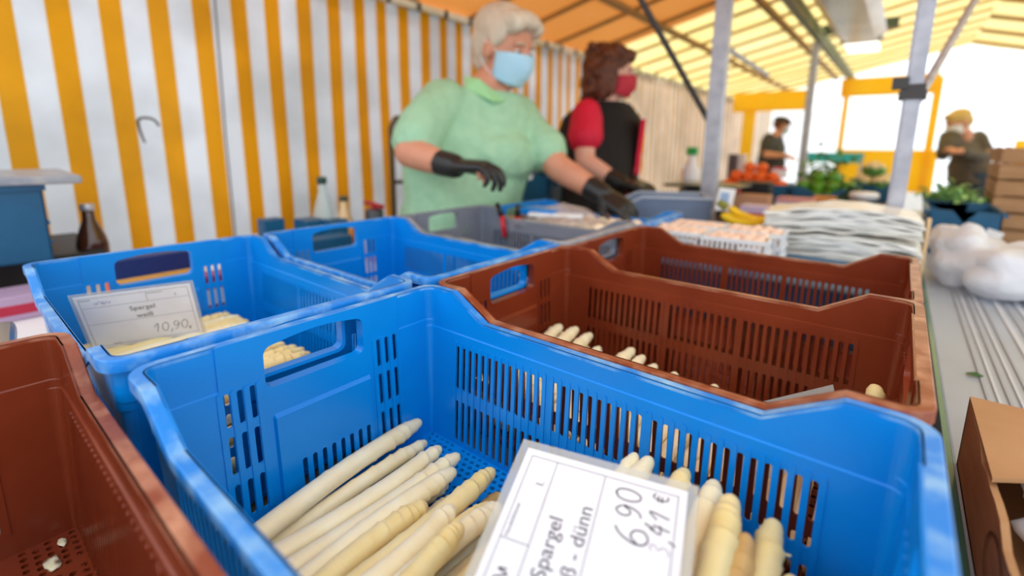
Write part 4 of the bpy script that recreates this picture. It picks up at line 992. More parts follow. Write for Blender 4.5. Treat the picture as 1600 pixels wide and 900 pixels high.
bm = B(); blob(bm, W_(0, -.012, .062), (.086, .106, .062), 3, Q); loft(bm, [(W_(0, .07, .052), Q @ V((.07, 0, 0)), Q @ V((0, .075, 0))), (W_(0, .075, .062), Q @ V((.066, 0, 0)), Q @ V((0, .07, 0)))]); obj('cap', bm, hexm('dark_cap', (70, 56, 46), .8), t, True)
bm = B(); blob(bm, W_(0, -.04, .01), (.078, .072, .06), 2, Q); obj('hair', bm, M['hairR'], t, True)
mask_part(t, Q, W_, hexm('pale_mask', (190, 210, 220), .6)); eyes(t, Q, W_, .95)
# customer at the right
tz = 4.4
J = dict(head=at(1497, 192, tz), neck=at(1508, 208, tz+.02), shR=at(1530, 216, tz+.15), shL=at(1484, 214, tz-.02), hip=at(1517, 278, tz+.05), elR=at(1541, 246, tz+.02), wrR=at(1500, 236, tz-.25), elL=at(1474, 240, tz-.12), wrL=at(1478, 236, tz-.30),
         fwd=V((-.75, -.55, 0)), face=V((-.72, -.5, -.42)), hup=V((-.25, -.1, 1)), gw=.145, gd=.115)
J['hdR'] = at(1484, 234, tz-.32); J['hdL'] = at(1486, 232, tz-.38); J['pnR'] = J['pnL'] = V((0, 0, -1)); J['thumbL'] = -1
t, r, Q, W_ = simple_person('person with fair hair, white mask and olive jacket looking down at the right', J, M['skin'], hexm('olive_brown_jacket', (92, 78, 66), .8, (74, 66, 58), nscale=10), None, hexm('dark_jeans', (36, 48, 66), .8), .98, 'jacket', 1.)
bm = B()
for p, z_ in (((0, -.022, .050), (.086, .100, .076)), ((0, -.05, .0), (.080, .066, .075)), ((0, .045, .085), (.06, .04, .03))): blob(bm, W_(*p), z_, 3, Q)
obj('hair', bm, hexm('fair_hair', (196, 160, 92), .7, (214, 184, 120), nscale=30), t, True)
mask_part(t, Q, W_, M['white']); eyes(t, Q, W_, .98)

# ------------------------------------------------------------------ goods around the crates
def lump(name, s, m, parent=None, loc=None, sub=3, nz=.1, nf=2, seed=0):
    bm = B(); blob(bm, (0, 0, 0), s, sub, None, nz, nf, seed); return obj(name, bm, m, parent, True, loc)
def on(px, py, z):      # the point of the plane at height z seen at a pixel
    d = (fw+rt*((px-800)/FPX)-up*((py-CYP)/FPX)); return CAM+d*((z-CAM.z)/d.z)
# white bag in the grey crate
M['bag'] = hexm('thin_white_bag', (240, 240, 238), .35, (228, 226, 222), nscale=14, transl=.3, bump=.5, bscale=30)
bm = B(); blob(bm, (0, 0, 0), (.115, .050, .038), 4, None, .5, 1.6, 2)
tag(obj('paper_bag', bm, M['bag'], None, True, cu(-.455, .90, -.110)), 'white folded bag lying in the grey crate', 'bag')
x = -.57
while x < -.05:
    for l in range(2): spear((x+rr.uniform(-.003, .003), 1.10, -.222+.022*l), (x, .85, -.222+.022*l), .0102, 'white asparagus spear at the bottom of the grey crate', 'spears in the grey crate', 'aspC')
    x += .03
# mushrooms heaped in the blue crate behind the grey one
M['mushW'] = hexm('white_mushroom', (248, 236, 214), .55, (238, 218, 188), nscale=20, sss=.1)
M['mushB'] = hexm('brown_mushroom', (190, 142, 88), .6, (164, 116, 66), nscale=18)
M['mushP'] = hexm('pinkish_mushroom', (246, 218, 196), .55, (236, 200, 176), nscale=18)
def mushroom(m, loc, sc, lean, label, group):
    t = thing('mushroom', label, 'mushroom', loc, 0, group); t.rotation_euler = lean; t.scale = (sc,)*3
    if m not in MM:
        b1 = B(); lathe(b1, [(.0005, .0135), (.008, .012), (.014, .007), (.0165, 0), (.015, -.004), (.010, -.004), (.006, -.003)], n=14); b2 = B(); lathe(b2, [(.006, -.018), (.0068, -.012), (.006, -.003)], n=10)
        MM[m] = (obj('cap', b1, M[m], t, True), obj('stem', b2, M['mushW'], t, True))
    else:
        for o in MM[m]: c = o.copy(); C.objects.link(c); c.parent = t
    return t
MM = {}
rm_ = random.Random(11); LB = {'mushW': 'white mushroom in the heap of the blue crate behind the grey crate', 'mushB': 'brown mushroom in the heap of the blue crate behind the grey crate'}
for l in range(3):
    for i in range(12):
        for j in range(6):
            x = -.485+i*.040+rm_.uniform(-.006, .006); y = 1.045+j*.038+rm_.uniform(-.006, .006)
            if l < 2 and 0 < j < 5 and 0 < i < 11 and l == 0: continue
            m = 'mushB' if x < -.27 and rm_.random() < .6 else 'mushW'
            mushroom(m, (x, y, .885+l*.030+rm_.uniform(0, .014)), 1.35, (rm_.uniform(-1, 1), rm_.uniform(-1, 1), rm_.uniform(0, 6)), LB[m], LB[m].split(' in ')[0]+'s of the heap')
bm = B(); box(bm, (0, 0, 0), (.485, .296, .055)); fi = obj('crate_filler', bm, M['board'], None, False, (-.2625, 1.143, .8445)); tag(fi, 'cardboard packing under the mushroom heap in the blue crate', 'cardboard')
# film hood, price marker pens and blue card at the mushroom crate
fo = sheet(lambda u, v: at(800+160*u, 352-34*math.sin(PI*min(1, u*1.0))*v, 1.33+.12*v)+V((0, 0, .008*noise.noise(V((u*9, v*7, 0))))), 20, 10, M['film'], 'plastic_film'); tag(fo, 'crumpled clear film over the mushroom heap', 'plastic film')
for i, (px, lb) in enumerate(((789, 'leaning black capped red marker, left of the upright one'), (809, 'upright black capped red marker beside the leaning one'))):
    p = at(px, 338, 1.36); t = thing('marker_pen', lb, 'pen', p); lean = -.03 if i == 0 else .0
    bm = B(); tube(bm, [(0, 0, -.06), (lean*.4, 0, .0)], .007, 10); obj('barrel', bm, hexm('red_pen', (196, 20, 50), .4), t, True)
    bm = B(); tube(bm, [(lean*.4, 0, .0), (lean, 0, .034)], [.0085, .007], 10); obj('cap', bm, M['black'], t, True)
p = at(850, 330, 1.46); bx = obj('blue_tray', rbox((0, 0, 0), (.12, .09, .022), .004), M['blue'], None, False, p); tag(bx, 'small bright blue tray behind the two markers', 'tray')
wt_ = obj('white_tray', rbox((0, 0, 0), (.16, .04, .010), .003, rot=Matrix.Rotation(.5, 3, 'Z')), M['white'], None, False, at(868, 336, 1.40)); tag(wt_, 'flat white tray lying in front of the small blue tray', 'tray')

# mushroom baskets on the teal box
def basket(label, loc, rz, seed):
    t = thing('punnet_basket', label, 'basket', loc, rz); bm = B(); w_, d_, h_ = .135, .098, .062
    for s in (-1, 1):
        for k in range(13): x = -w_/2+w_*k/12; box(bm, (x*.97, s*d_/2*.97, h_/2), (.005, .003, h_))
        for k in range(9): y = -d_/2+d_*k/8; box(bm, (s*w_/2*.97, y*.97, h_/2), (.003, .005, h_))
        for z in (.004, .030, h_): box(bm, (0, s*d_/2, z), (w_+.006, .004, .009)); box(bm, (s*w_/2, 0, z), (.004, d_+.006, .009))
    box(bm, (0, 0, .002), (w_, d_, .003)); obj('basket_body', bm, M['white'], t)
    obj('lining', boxes(((0, 0, .022), (w_-.01, d_-.01, .036))), hexm('pale_lining', (226, 222, 226), .6), t)
    lb = boxes(((.035, -d_/2-.004, .032), (.044, .002, .036))); q = obj('label', lb, M['paper'], t)
    bm = B()
    for k in range(9): box(bm, (.019+k*.0036, -d_/2-.0055, .032), (.0018 if k % 3 else .0009, .001, .026))
    obj('barcode', bm, M['black'], q); rq = random.Random(seed)
    return t
bs = [((.030, 1.085), .12, 'left'), ((.150, 1.120), .1, 'right')]
rq = random.Random(4)
for k, (xy, rz, wd) in enumerate((((.045, 1.105), .12, 'white slotted mushroom basket, the left one in front of the bananas'), ((.185, 1.10), .08, 'white slotted mushroom basket, the right one beside the teal box'), ((.055, 1.225), .1, 'white slotted mushroom basket in the second row behind the left one'), ((.195, 1.225), .05, 'white slotted mushroom basket in the second row behind the right one'))):
    basket(wd, (xy[0], xy[1], RZT+.024), rz, k)
    for i in range(5):
        for j in range(3):
            mushroom('mushP', (xy[0]-.048+i*.024, xy[1]-.030+j*.030, RZT+.078+rq.uniform(0, .006)), .95, (rq.uniform(-.8, .8), rq.uniform(-.8, .8), 0), 'pale mushroom in the '+('left' if k % 2 == 0 else 'right')+' front basket' if k < 2 else 'pale mushroom in a second row basket', 'mushrooms of basket row %s %s' % ('front' if k < 2 else 'back', 'left' if k == 0 else 'right' if k == 1 else 'pair'))
# bananas
bt = thing('banana_bunch', 'bunch of ripe yellow bananas lying behind the mushroom baskets', 'bananas', (.10, 1.45, RZT))
M['ban'] = hexm('banana_yellow', (248, 206, 20), .45, (238, 190, 16), nscale=12)
A0 = at(1130, 322, 1.45)-V(bt.location)
for i, (dx, ph, ln) in enumerate(((0, 0, 1), (.012, .2, 1.02), (.03, -.15, .95), (.02, -.35, 1.0), (.045, .1, .9))):
    P = []
    for k in range(10):
        u = k/9; q = at(1128+90*u*ln+4*i, 326+ (26+7*(i % 3))*math.sin(PI*min(1, .12+u*.80))-6*i*(1-u)*.6, 1.45+.02*i+.05*u)-V(bt.location); P.append(q)
    bm = B(); tube(bm, P, [.007, .013, .0165, .018, .0185, .0185, .018, .016, .012, .005], 7)
    o = obj('banana', bm, M['ban'], bt, True)
    bm = B(); tube(bm, [P[-1], P[-1]+(P[-1]-P[-2])*.4], [.005, .004], 6); obj('tip', bm, hexm('banana_tip', (84, 74, 24), .6), o)
bm = B(); tube(bm, [A0+V((-.015, 0, .012)), A0+V((.01, 0, -.004))], [.010, .013], 8); obj('stalk', bm, hexm('banana_stalk', (130, 130, 40), .6), bt)
# grey tub with white card
gt = thing('grey_tub', 'large bluish grey tub standing behind the mushroom crate in front of the scale', 'tub', (-.20, 1.62, RZT))
M['tub'] = hexm('blue_grey_plastic', (104, 120, 148), .4, (116, 132, 160), nscale=8); M['tubl'] = hexm('pale_tub_rim', (170, 184, 204), .35)
w_, d_, h_ = .30, .19, .118; Qr = Matrix.Rotation(.50, 3, 'Z')
bm = B()
for s in (-1, 1):
    slab(bm, [Qr @ V((x, s*d_/2*(1 if z > .05 else .92), z)) for x, z in ((-w_/2*.94, 0), (w_/2*.94, 0), (w_/2, h_), (-w_/2*.55, h_), (-w_/2, h_*.72))], Qr @ V((0, -s*.004, 0)))
slab(bm, [Qr @ V(p) for p in ((w_/2*.94, -d_/2*.92, 0), (w_/2*.94, d_/2*.92, 0), (w_/2, d_/2, h_), (w_/2, -d_/2, h_))], Qr @ V((-.004, 0, 0)))
slab(bm, [Qr @ V(p) for p in ((-w_/2*.94, -d_/2*.92, 0), (-w_/2*.94, d_/2*.92, 0), (-w_/2, d_/2, h_*.72), (-w_/2, -d_/2, h_*.72))], Qr @ V((.004, 0, 0)))
slab(bm, [Qr @ V(p) for p in ((-w_/2*.94, -d_/2*.92, 0), (w_/2*.94, -d_/2*.92, 0), (w_/2*.94, d_/2*.92, 0), (-w_/2*.94, d_/2*.92, 0))], V((0, 0, .004)))
obj('walls', bm, M['tub'], gt)
bm = B()
for s in (-1, 1): tube(bm, [Qr @ V((-w_/2, s*d_/2, h_*.72)), Qr @ V((-w_/2*.55, s*d_/2, h_)), Qr @ V((w_/2, s*d_/2, h_))], .006, 6)
tube(bm, [Qr @ V((w_/2, -d_/2, h_)), Qr @ V((w_/2, d_/2, h_))], .006, 6); tube(bm, [Qr @ V((-w_/2, -d_/2, h_*.72)), Qr @ V((-w_/2, d_/2, h_*.72))], .006, 6); obj('rim', bm, M['tubl'], gt)
wc = thing('white_card', 'upright white card leaning against the right end of the grey tub', 'card', at(1133, 312, 1.56)); 
bm = B(); box(bm, (0, 0, .0), (.052, .004, .075), 0, Matrix.Rotation(.12, 3, 'Y') @ Matrix.Rotation(.55, 3, 'Z')); obj('card', bm, M['white'], wc)
bm = B(); box(bm, (-.002, -.004, .004), (.026, .003, .040), 0, Matrix.Rotation(.12, 3, 'Y') @ Matrix.Rotation(.55, 3, 'Z')); obj('printed_patch', bm, hexm('printed_blue', (150, 176, 214), .5), wc)
# scale behind the tub
sc = thing('table_scale', 'dark flat weighing plate behind the grey tub', 'scale', (-.20, 2.13, RZT))
obj('body', rbox((0, 0, .055), (.20, .18, .11), .01), M['darksteel'], sc); obj('weighing_plate', rbox((0, 0, .125), (.31, .24, .012), .004), hexm('dark_plate', (52, 48, 46), .3, metal=.5), sc)
# second-row clutter
def pack(label, px, py, t_, s, m, name='package', cat='package', m2=None, base=RZT, rz=0):
    p = at(px, py, t_); t = thing(name, label, cat, (p.x, p.y, base), rz); h_ = max(.03, (p.z-base)*2 if s[2] is None else s[2])
    obj('carton', rbox((0, 0, h_/2), (s[0], s[1], h_), .004), m, t)
    if m2: obj('printed_band', rbox((0, 0, h_*.45), (s[0]+.002, s[1]+.002, h_*.4), .001, 1), m2, t)
    return t
pack('violet and white carton with a red band behind the bananas', 1190, 318, 1.82, (.13, .09, .075), hexm('lilac_print', (206, 190, 222), .5), m2=hexm('red_print', (198, 40, 70), .5))
pack('dark red carton at the end of the bananas', 1222, 322, 1.70, (.03, .06, .085), hexm('dark_red_print', (122, 24, 44), .5))
pack('tan paper bag lying left of the violet carton', 1172, 300, 2.0, (.16, .08, .10), hexm('tan_paper', (186, 138, 104), .7))
pack('black till box behind the tan paper bag', 1180, 283, 2.3, (.15, .10, .13), M['black'])
pack('pink tray pack left of the amber tray', 1245, 308, 2.3, (.16, .12, .055), hexm('pink_tray', (216, 150, 160), .5), m2=hexm('white_print', (236, 226, 236), .5))
pack('amber coloured tray pack under the green vegetables', 1300, 305, 2.3, (.15, .10, .06), hexm('amber_tray', (222, 150, 60), .5), m2=hexm('red_print2', (200, 70, 60), .5))
pack('small red pot beside the black till box', 1148, 283, 2.25, (.05, .05, .125), hexm('red_pot', (222, 74, 44), .5))
# steel cup
cp = thing('steel_container', 'shiny steel container left of the thick grey post', 'container', (on(1358, 322, RZT).x-.0, at(1358, 310, 1.95).y, RZT))
bm = B(); lathe(bm, [(.040, 0), (.044, .01), (.046, .085), (.050, .09), (.050, .095)], n=20); obj('body', bm, hexm('bright_steel', (190, 192, 200), .25, metal=.8), cp, True)
bm = B(); lathe(bm, [(.051, .094), (.051, .110), (.040, .116), (.001, .118)], n=20); obj('lid', bm, M['white'], cp, True)
# produce crates on the rear table
cr1 = low_crate('dark blue crate under the oranges on the rear table', (-.165, 2.85, RZT), .05, .34, .26, .10, M['teal'])
cr2 = low_crate('dark blue crate under the green peppers on the rear table', (.16, 2.95, RZT), .0, .28, .26, .09, M['teal'])
cr3 = low_crate('dark blue crate under the cauliflowers on the rear table', (.34, 3.35, RZT), .0, .17, .30, .10, M['teal'], dip=.2)
M['orange'] = hexm('orange_peel', (246, 112, 30), .45, (238, 96, 22), nscale=14, bump=.4, bscale=180)
ob = None; ro = random.Random(8)
def fruit(name, r, m, loc, label, cat, group, sq=(1, 1, 1), rot=None, extra=None):
    key = name
    if key not in FR_:
        bm = B(); blob(bm, (0, 0, 0), (r*sq[0], r*sq[1], r*sq[2]), 3, None, .05, 2); me = bpy.data.meshes.new(name); bm.to_mesh(me); bm.free()
        for p in me.polygons: p.use_smooth = True
        me.materials.append(m); bm = B(); lathe(bm, [(.006, r*sq[2]*.93), (.004, r*sq[2]*1.08)], n=6); m2 = bpy.data.meshes.new('stem'); bm.to_mesh(m2); bm.free(); m2.materials.append(M['batten']); FR_[key] = (me, m2)
    t = thing(name, label, cat, loc, 0, group); t.rotation_euler = rot or (ro.uniform(-.6, .6), ro.uniform(-.6, .6), ro.uniform(0, 6))
    for me, nm in zip(FR_[key], ('flesh', 'stem')): o = bpy.data.objects.new(nm, me); C.objects.link(o); o.parent = t
    return t
FR_ = {}
for l, (n1, n2) in enumerate(((5, 3), (5, 3), (4, 2), (2, 1))):
    for i in range(n1):
        for j in range(n2):
            fruit('orange', .031, M['orange'], (-.165+(i-(n1-1)/2)*.063, 2.85+(j-(n2-1)/2)*.064, RZT+.036+l*.048), 'bright orange in the pile at the cap wearing vendor', 'orange', 'oranges in the pile')
M['pep'] = hexm('green_pepper', (58, 120, 30), .25, (110, 176, 40), nscale=8, namt=.2)
for l, (n1, n2) in enumerate(((4, 3), (4, 2), (2, 1))):
    for i in range(n1):
        for j in range(n2): fruit('green_pepper', .033, M['pep'], (.16+(i-(n1-1)/2)*.066, 2.95+(j-(n2-1)/2)*.068, RZT+.038+l*.050), 'shiny green pepper in the pile right of the oranges', 'pepper', 'green peppers in the pile', (1, .95, 1.1))
M['cauli'] = hexm('cauliflower', (244, 230, 190), .7, (224, 200, 150), nscale=20); M['leafg'] = hexm('leaf_green', (70, 124, 50), .6, (104, 156, 70), nscale=20)
for i, (px, py, t_) in enumerate(((.30, 3.27, .14), (.385, 3.25, .14), (.345, 3.30, .215), (.30, 3.42, .14), (.385, 3.42, .15))):
    p = V((px, py, RZT+t_-.04)); t = thing('cauliflower', ('front left cauliflower of the heap left of the thick post', 'front right cauliflower of the heap, nearest the thick post', 'topmost cauliflower of the heap', 'rear left cauliflower of the heap', 'rear right cauliflower of the heap')[i], 'cauliflower', p)
    bm = B(); rc = random.Random(i)
    for k in range(26):
        a, b = rc.uniform(0, 6.28), rc.uniform(0, 1.4); blob(bm, (.042*math.cos(a)*math.sin(b), .042*math.sin(a)*math.sin(b), .03*math.cos(b)), (.018,)*3, 1)
    obj('curd', bm, M['cauli'], t, True); bm = B()
    for k in range(7): a = k*.9; blob(bm, (.045*math.cos(a), .045*math.sin(a), -.012), (.024, .010, .030), 2, Matrix.Rotation(a+PI/2, 3, 'Z') @ Matrix.Rotation(.4, 3, 'X'))
    obj('leaves', bm, M['leafg'], t, True)
    st_ = B(); tube(st_, [(0, 0, -.05), (0, 0, 0)], .02, 8); obj('stalk', st_, M['leafg'], t)
def greens(label, c, s, n, seed, m, ls=.03):
    bm = B(); rg = random.Random(seed)
    for k in range(n):
        p = V((rg.gauss(0, .42)*s[0], rg.gauss(0, .42)*s[1], abs(rg.gauss(0, .5))*s[2])); q = Matrix.Rotation(rg.uniform(0, 6.28), 3, 'Z') @ Matrix.Rotation(rg.uniform(-.9, .9), 3, 'X')
        pts = [V((0, -.5, 0)), V((.32, -.15, .06)), V((.26, .25, .05)), V((0, .5, -.04)), V((-.26, .25, .05)), V((-.32, -.15, .06))]
        slab(bm, [p+q @ (a*ls) for a in pts], q @ V((0, 0, .0012)))
    o = obj('leafy_greens', bm, m, None, False, c); return tag(o, label, 'herbs', None, 'stuff')
greens('bushy dark green herbs behind the green peppers', (.10, 3.35, RZT+.02), (.13, .12, .19), 420, 1, M['leafg'], .05)
greens('dark leafy bunch beside the steel container', at(1330, 305, 2.15)-V((0, 0, .06)), (.05, .05, .10), 120, 4, hexm('dark_leaf', (40, 84, 40), .6), .035)
# clear bag stack
M['clearbag'] = hexm('stacked_clear_bags', (250, 251, 250), .25, (240, 232, 214), nscale=4, namt=.25, transl=.12, stretch=(1, 1, 6), spec=.8, bump=.4, bscale=20)
def bagstack(label, ctr, rz, w_, d_, h_, n, seed):
    t = thing('bag_stack', label, 'plastic bags', ctr, rz); rg = random.Random(seed)
    for k in range(n):
        z0 = h_*k/n; ox, oy = rg.uniform(-.006, .006), rg.uniform(-.003, .003); ph = rg.uniform(0, 6)
        bm = B(); nx, nyy = 26, 10; top = []; bot = []
        for i in range(nx+1):
            for j in range(nyy+1):
                u, v = -1+2*i/nx, -1+2*j/nyy; e = (1-abs(u)**6)*(1-abs(v)**6); z = z0+.010*math.sin(u*2.4+ph*.3)*.5+.006*noise.noise(V((u*3+ph, v*2, k)))-.012*u*u*(.3+k/n)+.009
                zt = z+.0062; top.append(bm.verts.new((u*w_/2*(1-.02*abs(v))+ox, v*d_/2+oy+.006*noise.noise(V((u*5, k, ph))), zt))); bot.append(bm.verts.new((u*w_/2+ox, v*d_/2+oy, z-.001)))
        for g, fl in ((top, 0), (bot, 1)):
            for i in range(nx):
                for j in range(nyy):
                    a = i*(nyy+1)+j; q = [g[a], g[a+nyy+1], g[a+nyy+2], g[a+1]]; bm.faces.new(q[::-1] if fl else q)
        ring = [i*(nyy+1) for i in range(nx+1)]+[nx*(nyy+1)+j for j in range(1, nyy+1)]+[i*(nyy+1)+nyy for i in range(nx-1, -1, -1)]+[j for j in range(nyy-1, 0, -1)]
        for q in range(len(ring)): a, b = ring[q], ring[(q+1) % len(ring)]; bm.faces.new((bot[a], bot[b], top[b], top[a]))
        bmesh.ops.recalc_face_normals(bm, faces=bm.faces)
        o = obj('folded_bag', bm, M['clearbag'], t, True); o.data.set_sharp_from_angle(angle=.9)
    return t
bagstack('lower stack of folded clear plastic bags behind the farthest brown crate', (.352, 1.475, RZT), .0, .34, .24, .066, 9, 1)
bagstack('upper stack of folded clear plastic bags, lying on the lower one', (.352, 1.465, RZT+.074), .02, .33, .22, .060, 8, 2)
ws = thing('wooden_board', 'pale wooden board standing at the right end of the clear bag stacks', 'board', (.532, 1.47, 0)); obj('plank', rbox((0, 0, .51), (.008, .025, 1.02), .002), hexm('pale_wood', (222, 186, 140), .6), ws)
# ------------------------------------------------------------------ things on the counter
p = V((.665, 1.60, CZ))
M['softbag'] = hexm('white_carrier_bag', (246, 247, 252), .3, (236, 238, 246), nscale=6, transl=.35, bump=.7, bscale=14, spec=.7)
t = thing('carrier_bag', 'crumpled white carrier bag lying on the grey counter right of the clear bag stack', 'bag', p)
t.scale = (1.12, 1.12, 1.2)
bm = B(); blob(bm, (-.035, .03, .060), (.068, .085, .058), 4, None, .45, 1.5, 1); blob(bm, (.040, -.03, .050), (.100, .115, .052), 4, None, .45, 1.4, 3); blob(bm, (-.07, .075, .082), (.035, .045, .036), 3, None, .4, 2, 5); blob(bm, (.12, .02, .045), (.085, .10, .045), 4, None, .4, 1.5, 8)
me = remesh(bm, .005, 2, 'bag')
for v in me.vertices:
    q = v.co*20; a = noise.noise(q); b_ = noise.noise(q*2.3+V((5, 0, 0))); v.co += v.normal*(.005*(1-abs(a)*2)+.002*(1-abs(b_)*2)); v.co.z = max(v.co.z, .001)
obj('body', me, M['softbag'], t, True)
bc = low_crate('dark blue crate with a white label, behind the white carrier bag', (.645, 2.23, CZ), .0, .18, .30, .150, M['teal'], dip=.45)
obj('label', rbox((-.01, -.153, .06), (.07, .003, .04), .001, 1), M['white'], bc)
obj('label', rbox((.068, -.157, .06), (.042, .003, .075), .001, 1, Matrix.Rotation(.3, 3, 'Y')), M['white'], bc)
lump('yellow_pepper', (.034, .034, .042), hexm('yellow_pepper', (240, 180, 30), .35), None, (.695, 2.14, CZ+.100)); tag(bpy.data.objects['yellow_pepper'], 'yellow pepper showing inside the dark blue counter crate', 'pepper')
bi = obj('packet', rbox((0, 0, 0), (.10, .05, .03), .006), M['white'], None, False, (.625, 2.15, CZ+.085)); tag(bi, 'white packet inside the dark blue counter crate', 'packet')
fb_ = obj('crate_lining', rbox((0, 0, 0), (.16, .27, .060), .004), M['teal'], None, False, (.645, 2.23, CZ+.036)); tag(fb_, 'dark blue lining tray inside the counter crate', 'tray')
gcr = low_crate('dark crate of parsley behind the blue counter crate', (.648, 2.62, CZ), .0, .175, .30, .15, M['teal'], dip=.1)
greens('spread of fresh parsley heaped over the dark crate on the counter', (.640, 2.58, CZ+.145), (.095, .13, .045), 520, 2, hexm('parsley_green', (116, 172, 100), .6, (164, 210, 130), nscale=20), .030)
M['crw'] = hexm('wooden_crate_board', (184, 142, 100), .7, (160, 118, 80), nscale=6, stretch=(1, 1, 6)); 
for k in range(3):
    t = thing('wooden_crate', ('lowest of the three stacked wooden crates at the right edge', 'middle one of the stacked wooden crates at the right edge', 'top one of the stacked wooden crates at the right edge')[k], 'crate', (.925, 2.60, CZ+k*.122))
    for s in (-1, 1):
        for z in (.028, .088): obj('side_board', rbox((0, s*.14, z), (.36, .010, .054), .002, 1), M['crw'], t); obj('end_board', rbox((s*.175, 0, z), (.010, .27, .054), .002, 1), M['crw'], t)
        for s2 in (-1, 1): obj('corner_post', boxes(((s*.162, s2*.127, .06), (.016, .016, .118))), M['crw'], t)
    obj('base_board', boxes(((0, 0, .006), (.34, .26, .008))), M['crw'], t)
# cardboard box with torn edge and plastic bags
p = V((.553, .322, CZ)); t = thing('cardboard_box', 'torn brown cardboard box on the counter at the lower right, filled with thin bags', 'box', p)
hb = .080; w_, d_ = .30, .298
bm = B()
def torn(P0, P1, n, hs, th):
    L0, L1 = V(P0), V(P1); pts = [L0]; 
    top = [L0.lerp(L1, i/n)+V((0, 0, hs(i/n))) for i in range(n+1)]
    slab(bm, [L0, L1]+top[::-1], V(th))
torn((0, 0, 0), (w_, 0, 0), 26, lambda u: hb-.028*max(0, math.sin(u*7))-.007*noise.noise(V((u*22, 0, 0)))-.02*u, (0, .005, 0))
torn((0, 0, 0), (0, d_, 0), 12, lambda u: hb*(1-.10*abs(noise.noise(V((u*9, 3, 0))))-(.0 if u > .7 else .18*abs(noise.noise(V((u*16, 1, 0)))))), (.005, 0, 0)); torn((0, d_, 0), (w_, d_, 0), 6, lambda u: hb, (0, -.005, 0)); torn((w_, 0, 0), (w_, d_, 0), 6, lambda u: hb, (-.005, 0, 0))
slab(bm, [V((0, 0, 0)), V((w_, 0, 0)), V((w_, d_, 0)), V((0, d_, 0))], V((0, 0, .004))); obj('walls', bm, M['board'], t)
bm = B(); n = 20; P = [V((.0, d_, hb)), V((w_, d_, hb+.004)), V((w_, d_-.085, hb+.008))]+[V((w_*(1-i/n), d_-.085-.035*(i/n)+.012*noise.noise(V((i*.9, 1, 0)))-(.055 if i > 14 else 0)*(i-14)/6, hb+.008-.006*(i/n))) for i in range(1, n+1)]
slab(bm, P, V((0, 0, .004))); obj('top_flap', bm, M['board'], t)
bm = B(); ribbon(bm, smooth_pts([(.035*math.cos(a), .022*math.sin(a)) for a in [k*PI/6 for k in range(13)]], 2), .003, 0); o = obj('printed_ring', bm, hexm('box_print', (110, 66, 40), .7), t); o.rotation_euler = (PI/2, 0, -PI/2); o.location = (-.0012, .06, .045)
for i, (x, y, sx, lb) in enumerate(((.080, .070, .058, 'white thin bag bulging out of the torn cardboard box, nearest its left wall'), (.16, .055, .065, 'clear crumpled bag in the torn cardboard box, right of the white one'))):
    bm = B(); blob(bm, (0, 0, 0), (sx, .055, .044), 4, None, .5, 1.7, i+3); me = bpy.data.meshes.new('bag'); bm.to_mesh(me); bm.free()
    for v in me.vertices: v.co += v.co.normalized()*.012*(1-2*abs(noise.noise(v.co*34)))
    tag(obj('thin_bag', me, M['softbag'] if i == 0 else M['clearbag'], None, True, p+V((x, y+.075, .050))), lb, 'bag')
bm = B(); slab(bm, [V((-.010, -.002, 0)), V((-.003, -.006, .001)), V((.006, -.004, .0)), V((.011, .002, 0)), V((.002, .006, .002)), V((-.006, .004, 0))], V((0, 0, .0016)))
tag(obj('leaf', bm, hexm('dark_green_leaf', (44, 92, 44), .5), None, False, on(1522, 586, CZ+.003)), 'small dark green leaf scrap lying on the grey counter', 'leaf')
# ------------------------------------------------------------------ left side
SZ = .84
bl = low_crate('dark blue crate under a grey lid, at the left edge by the striped wall', (-1.17, -.055, SZ+.085), -.05, .34, .30, .17, M['teal'], dip=.25)
ld = thing('grey_tray', 'flat grey tray lying on the dark blue crate at the left edge', 'tray', (-1.165, -.02, SZ+.256), -.05); obj('lid_plate', rbox((0, 0, .009), (.40, .36, .018), .006), M['grey_rim'], ld); obj('knob', rbox((0, 0, .021), (.04, .10, .010), .003), M['grey'], ld)
pack('black carton with a red end under the dark blue crate', 20, 400, 1.20, (.36, .30, .082), M['black'], m2=None, base=SZ)
pk = pack('red and white printed carton in front of the black one at the left edge', 45, 445, .98, (.10, .14, .050), hexm('white_print3', (176, 150, 180), .5), m2=hexm('crimson_print', (176, 30, 62), .5), base=SZ)
bp_ = obj('red_box', rbox((0, 0, .04), (.06, .12, .08), .004), hexm('bright_red_print', (214, 20, 44), .5), None, False, (-.965, -.105, SZ)); tag(bp_, 'small bright red box beside the black carton at the far left', 'box')
def bottle(label, loc, m, capm, labm, s=1., h_=.19):
    t = thing('bottle', label, 'bottle', loc); bm = B(); lathe(bm, [(.030*s, 0), (.033*s, .005), (.033*s, h_*.48), (.029*s, h_*.60), (.014*s, h_*.82), (.0125*s, h_*.95), (.0125*s, h_*.97)], n=20); obj('glass', bm, m, t, True)
    bm = B(); lathe(bm, [(.015*s, h_*.95), (.015*s, h_*1.03), (.013*s, h_*1.04)], n=16); obj('cap', bm, capm, t, True)
    if labm: bm = B(); lathe(bm, [(.0336*s, h_*.12), (.0338*s, h_*.44)], n=20); bm.faces.ensure_lookup_table(); obj('label', bm, labm, t, True)
    return t
bottle('brown glass bottle with a silver cap left of the rear blue crates', (on(150, 360, .93).x, on(150, 360, .93).y, SZ) if 0 else (-1.13, .178, SZ), hexm('brown_glass', (72, 34, 12), .12, coat=.5), hexm('silver_cap', (196, 200, 210), .3, metal=.6), None, 1.0, .185)
q = at(505, 320, 1.52); bottle('clear water bottle with a grey green label near the striped wall', (q.x, q.y, SZ), hexm('clear_pet', (206, 222, 222), .15, alpha=.5), hexm('dark_green_cap', (40, 70, 62), .5), hexm('greygreen_label', (120, 146, 138), .5), 1.0, .235)
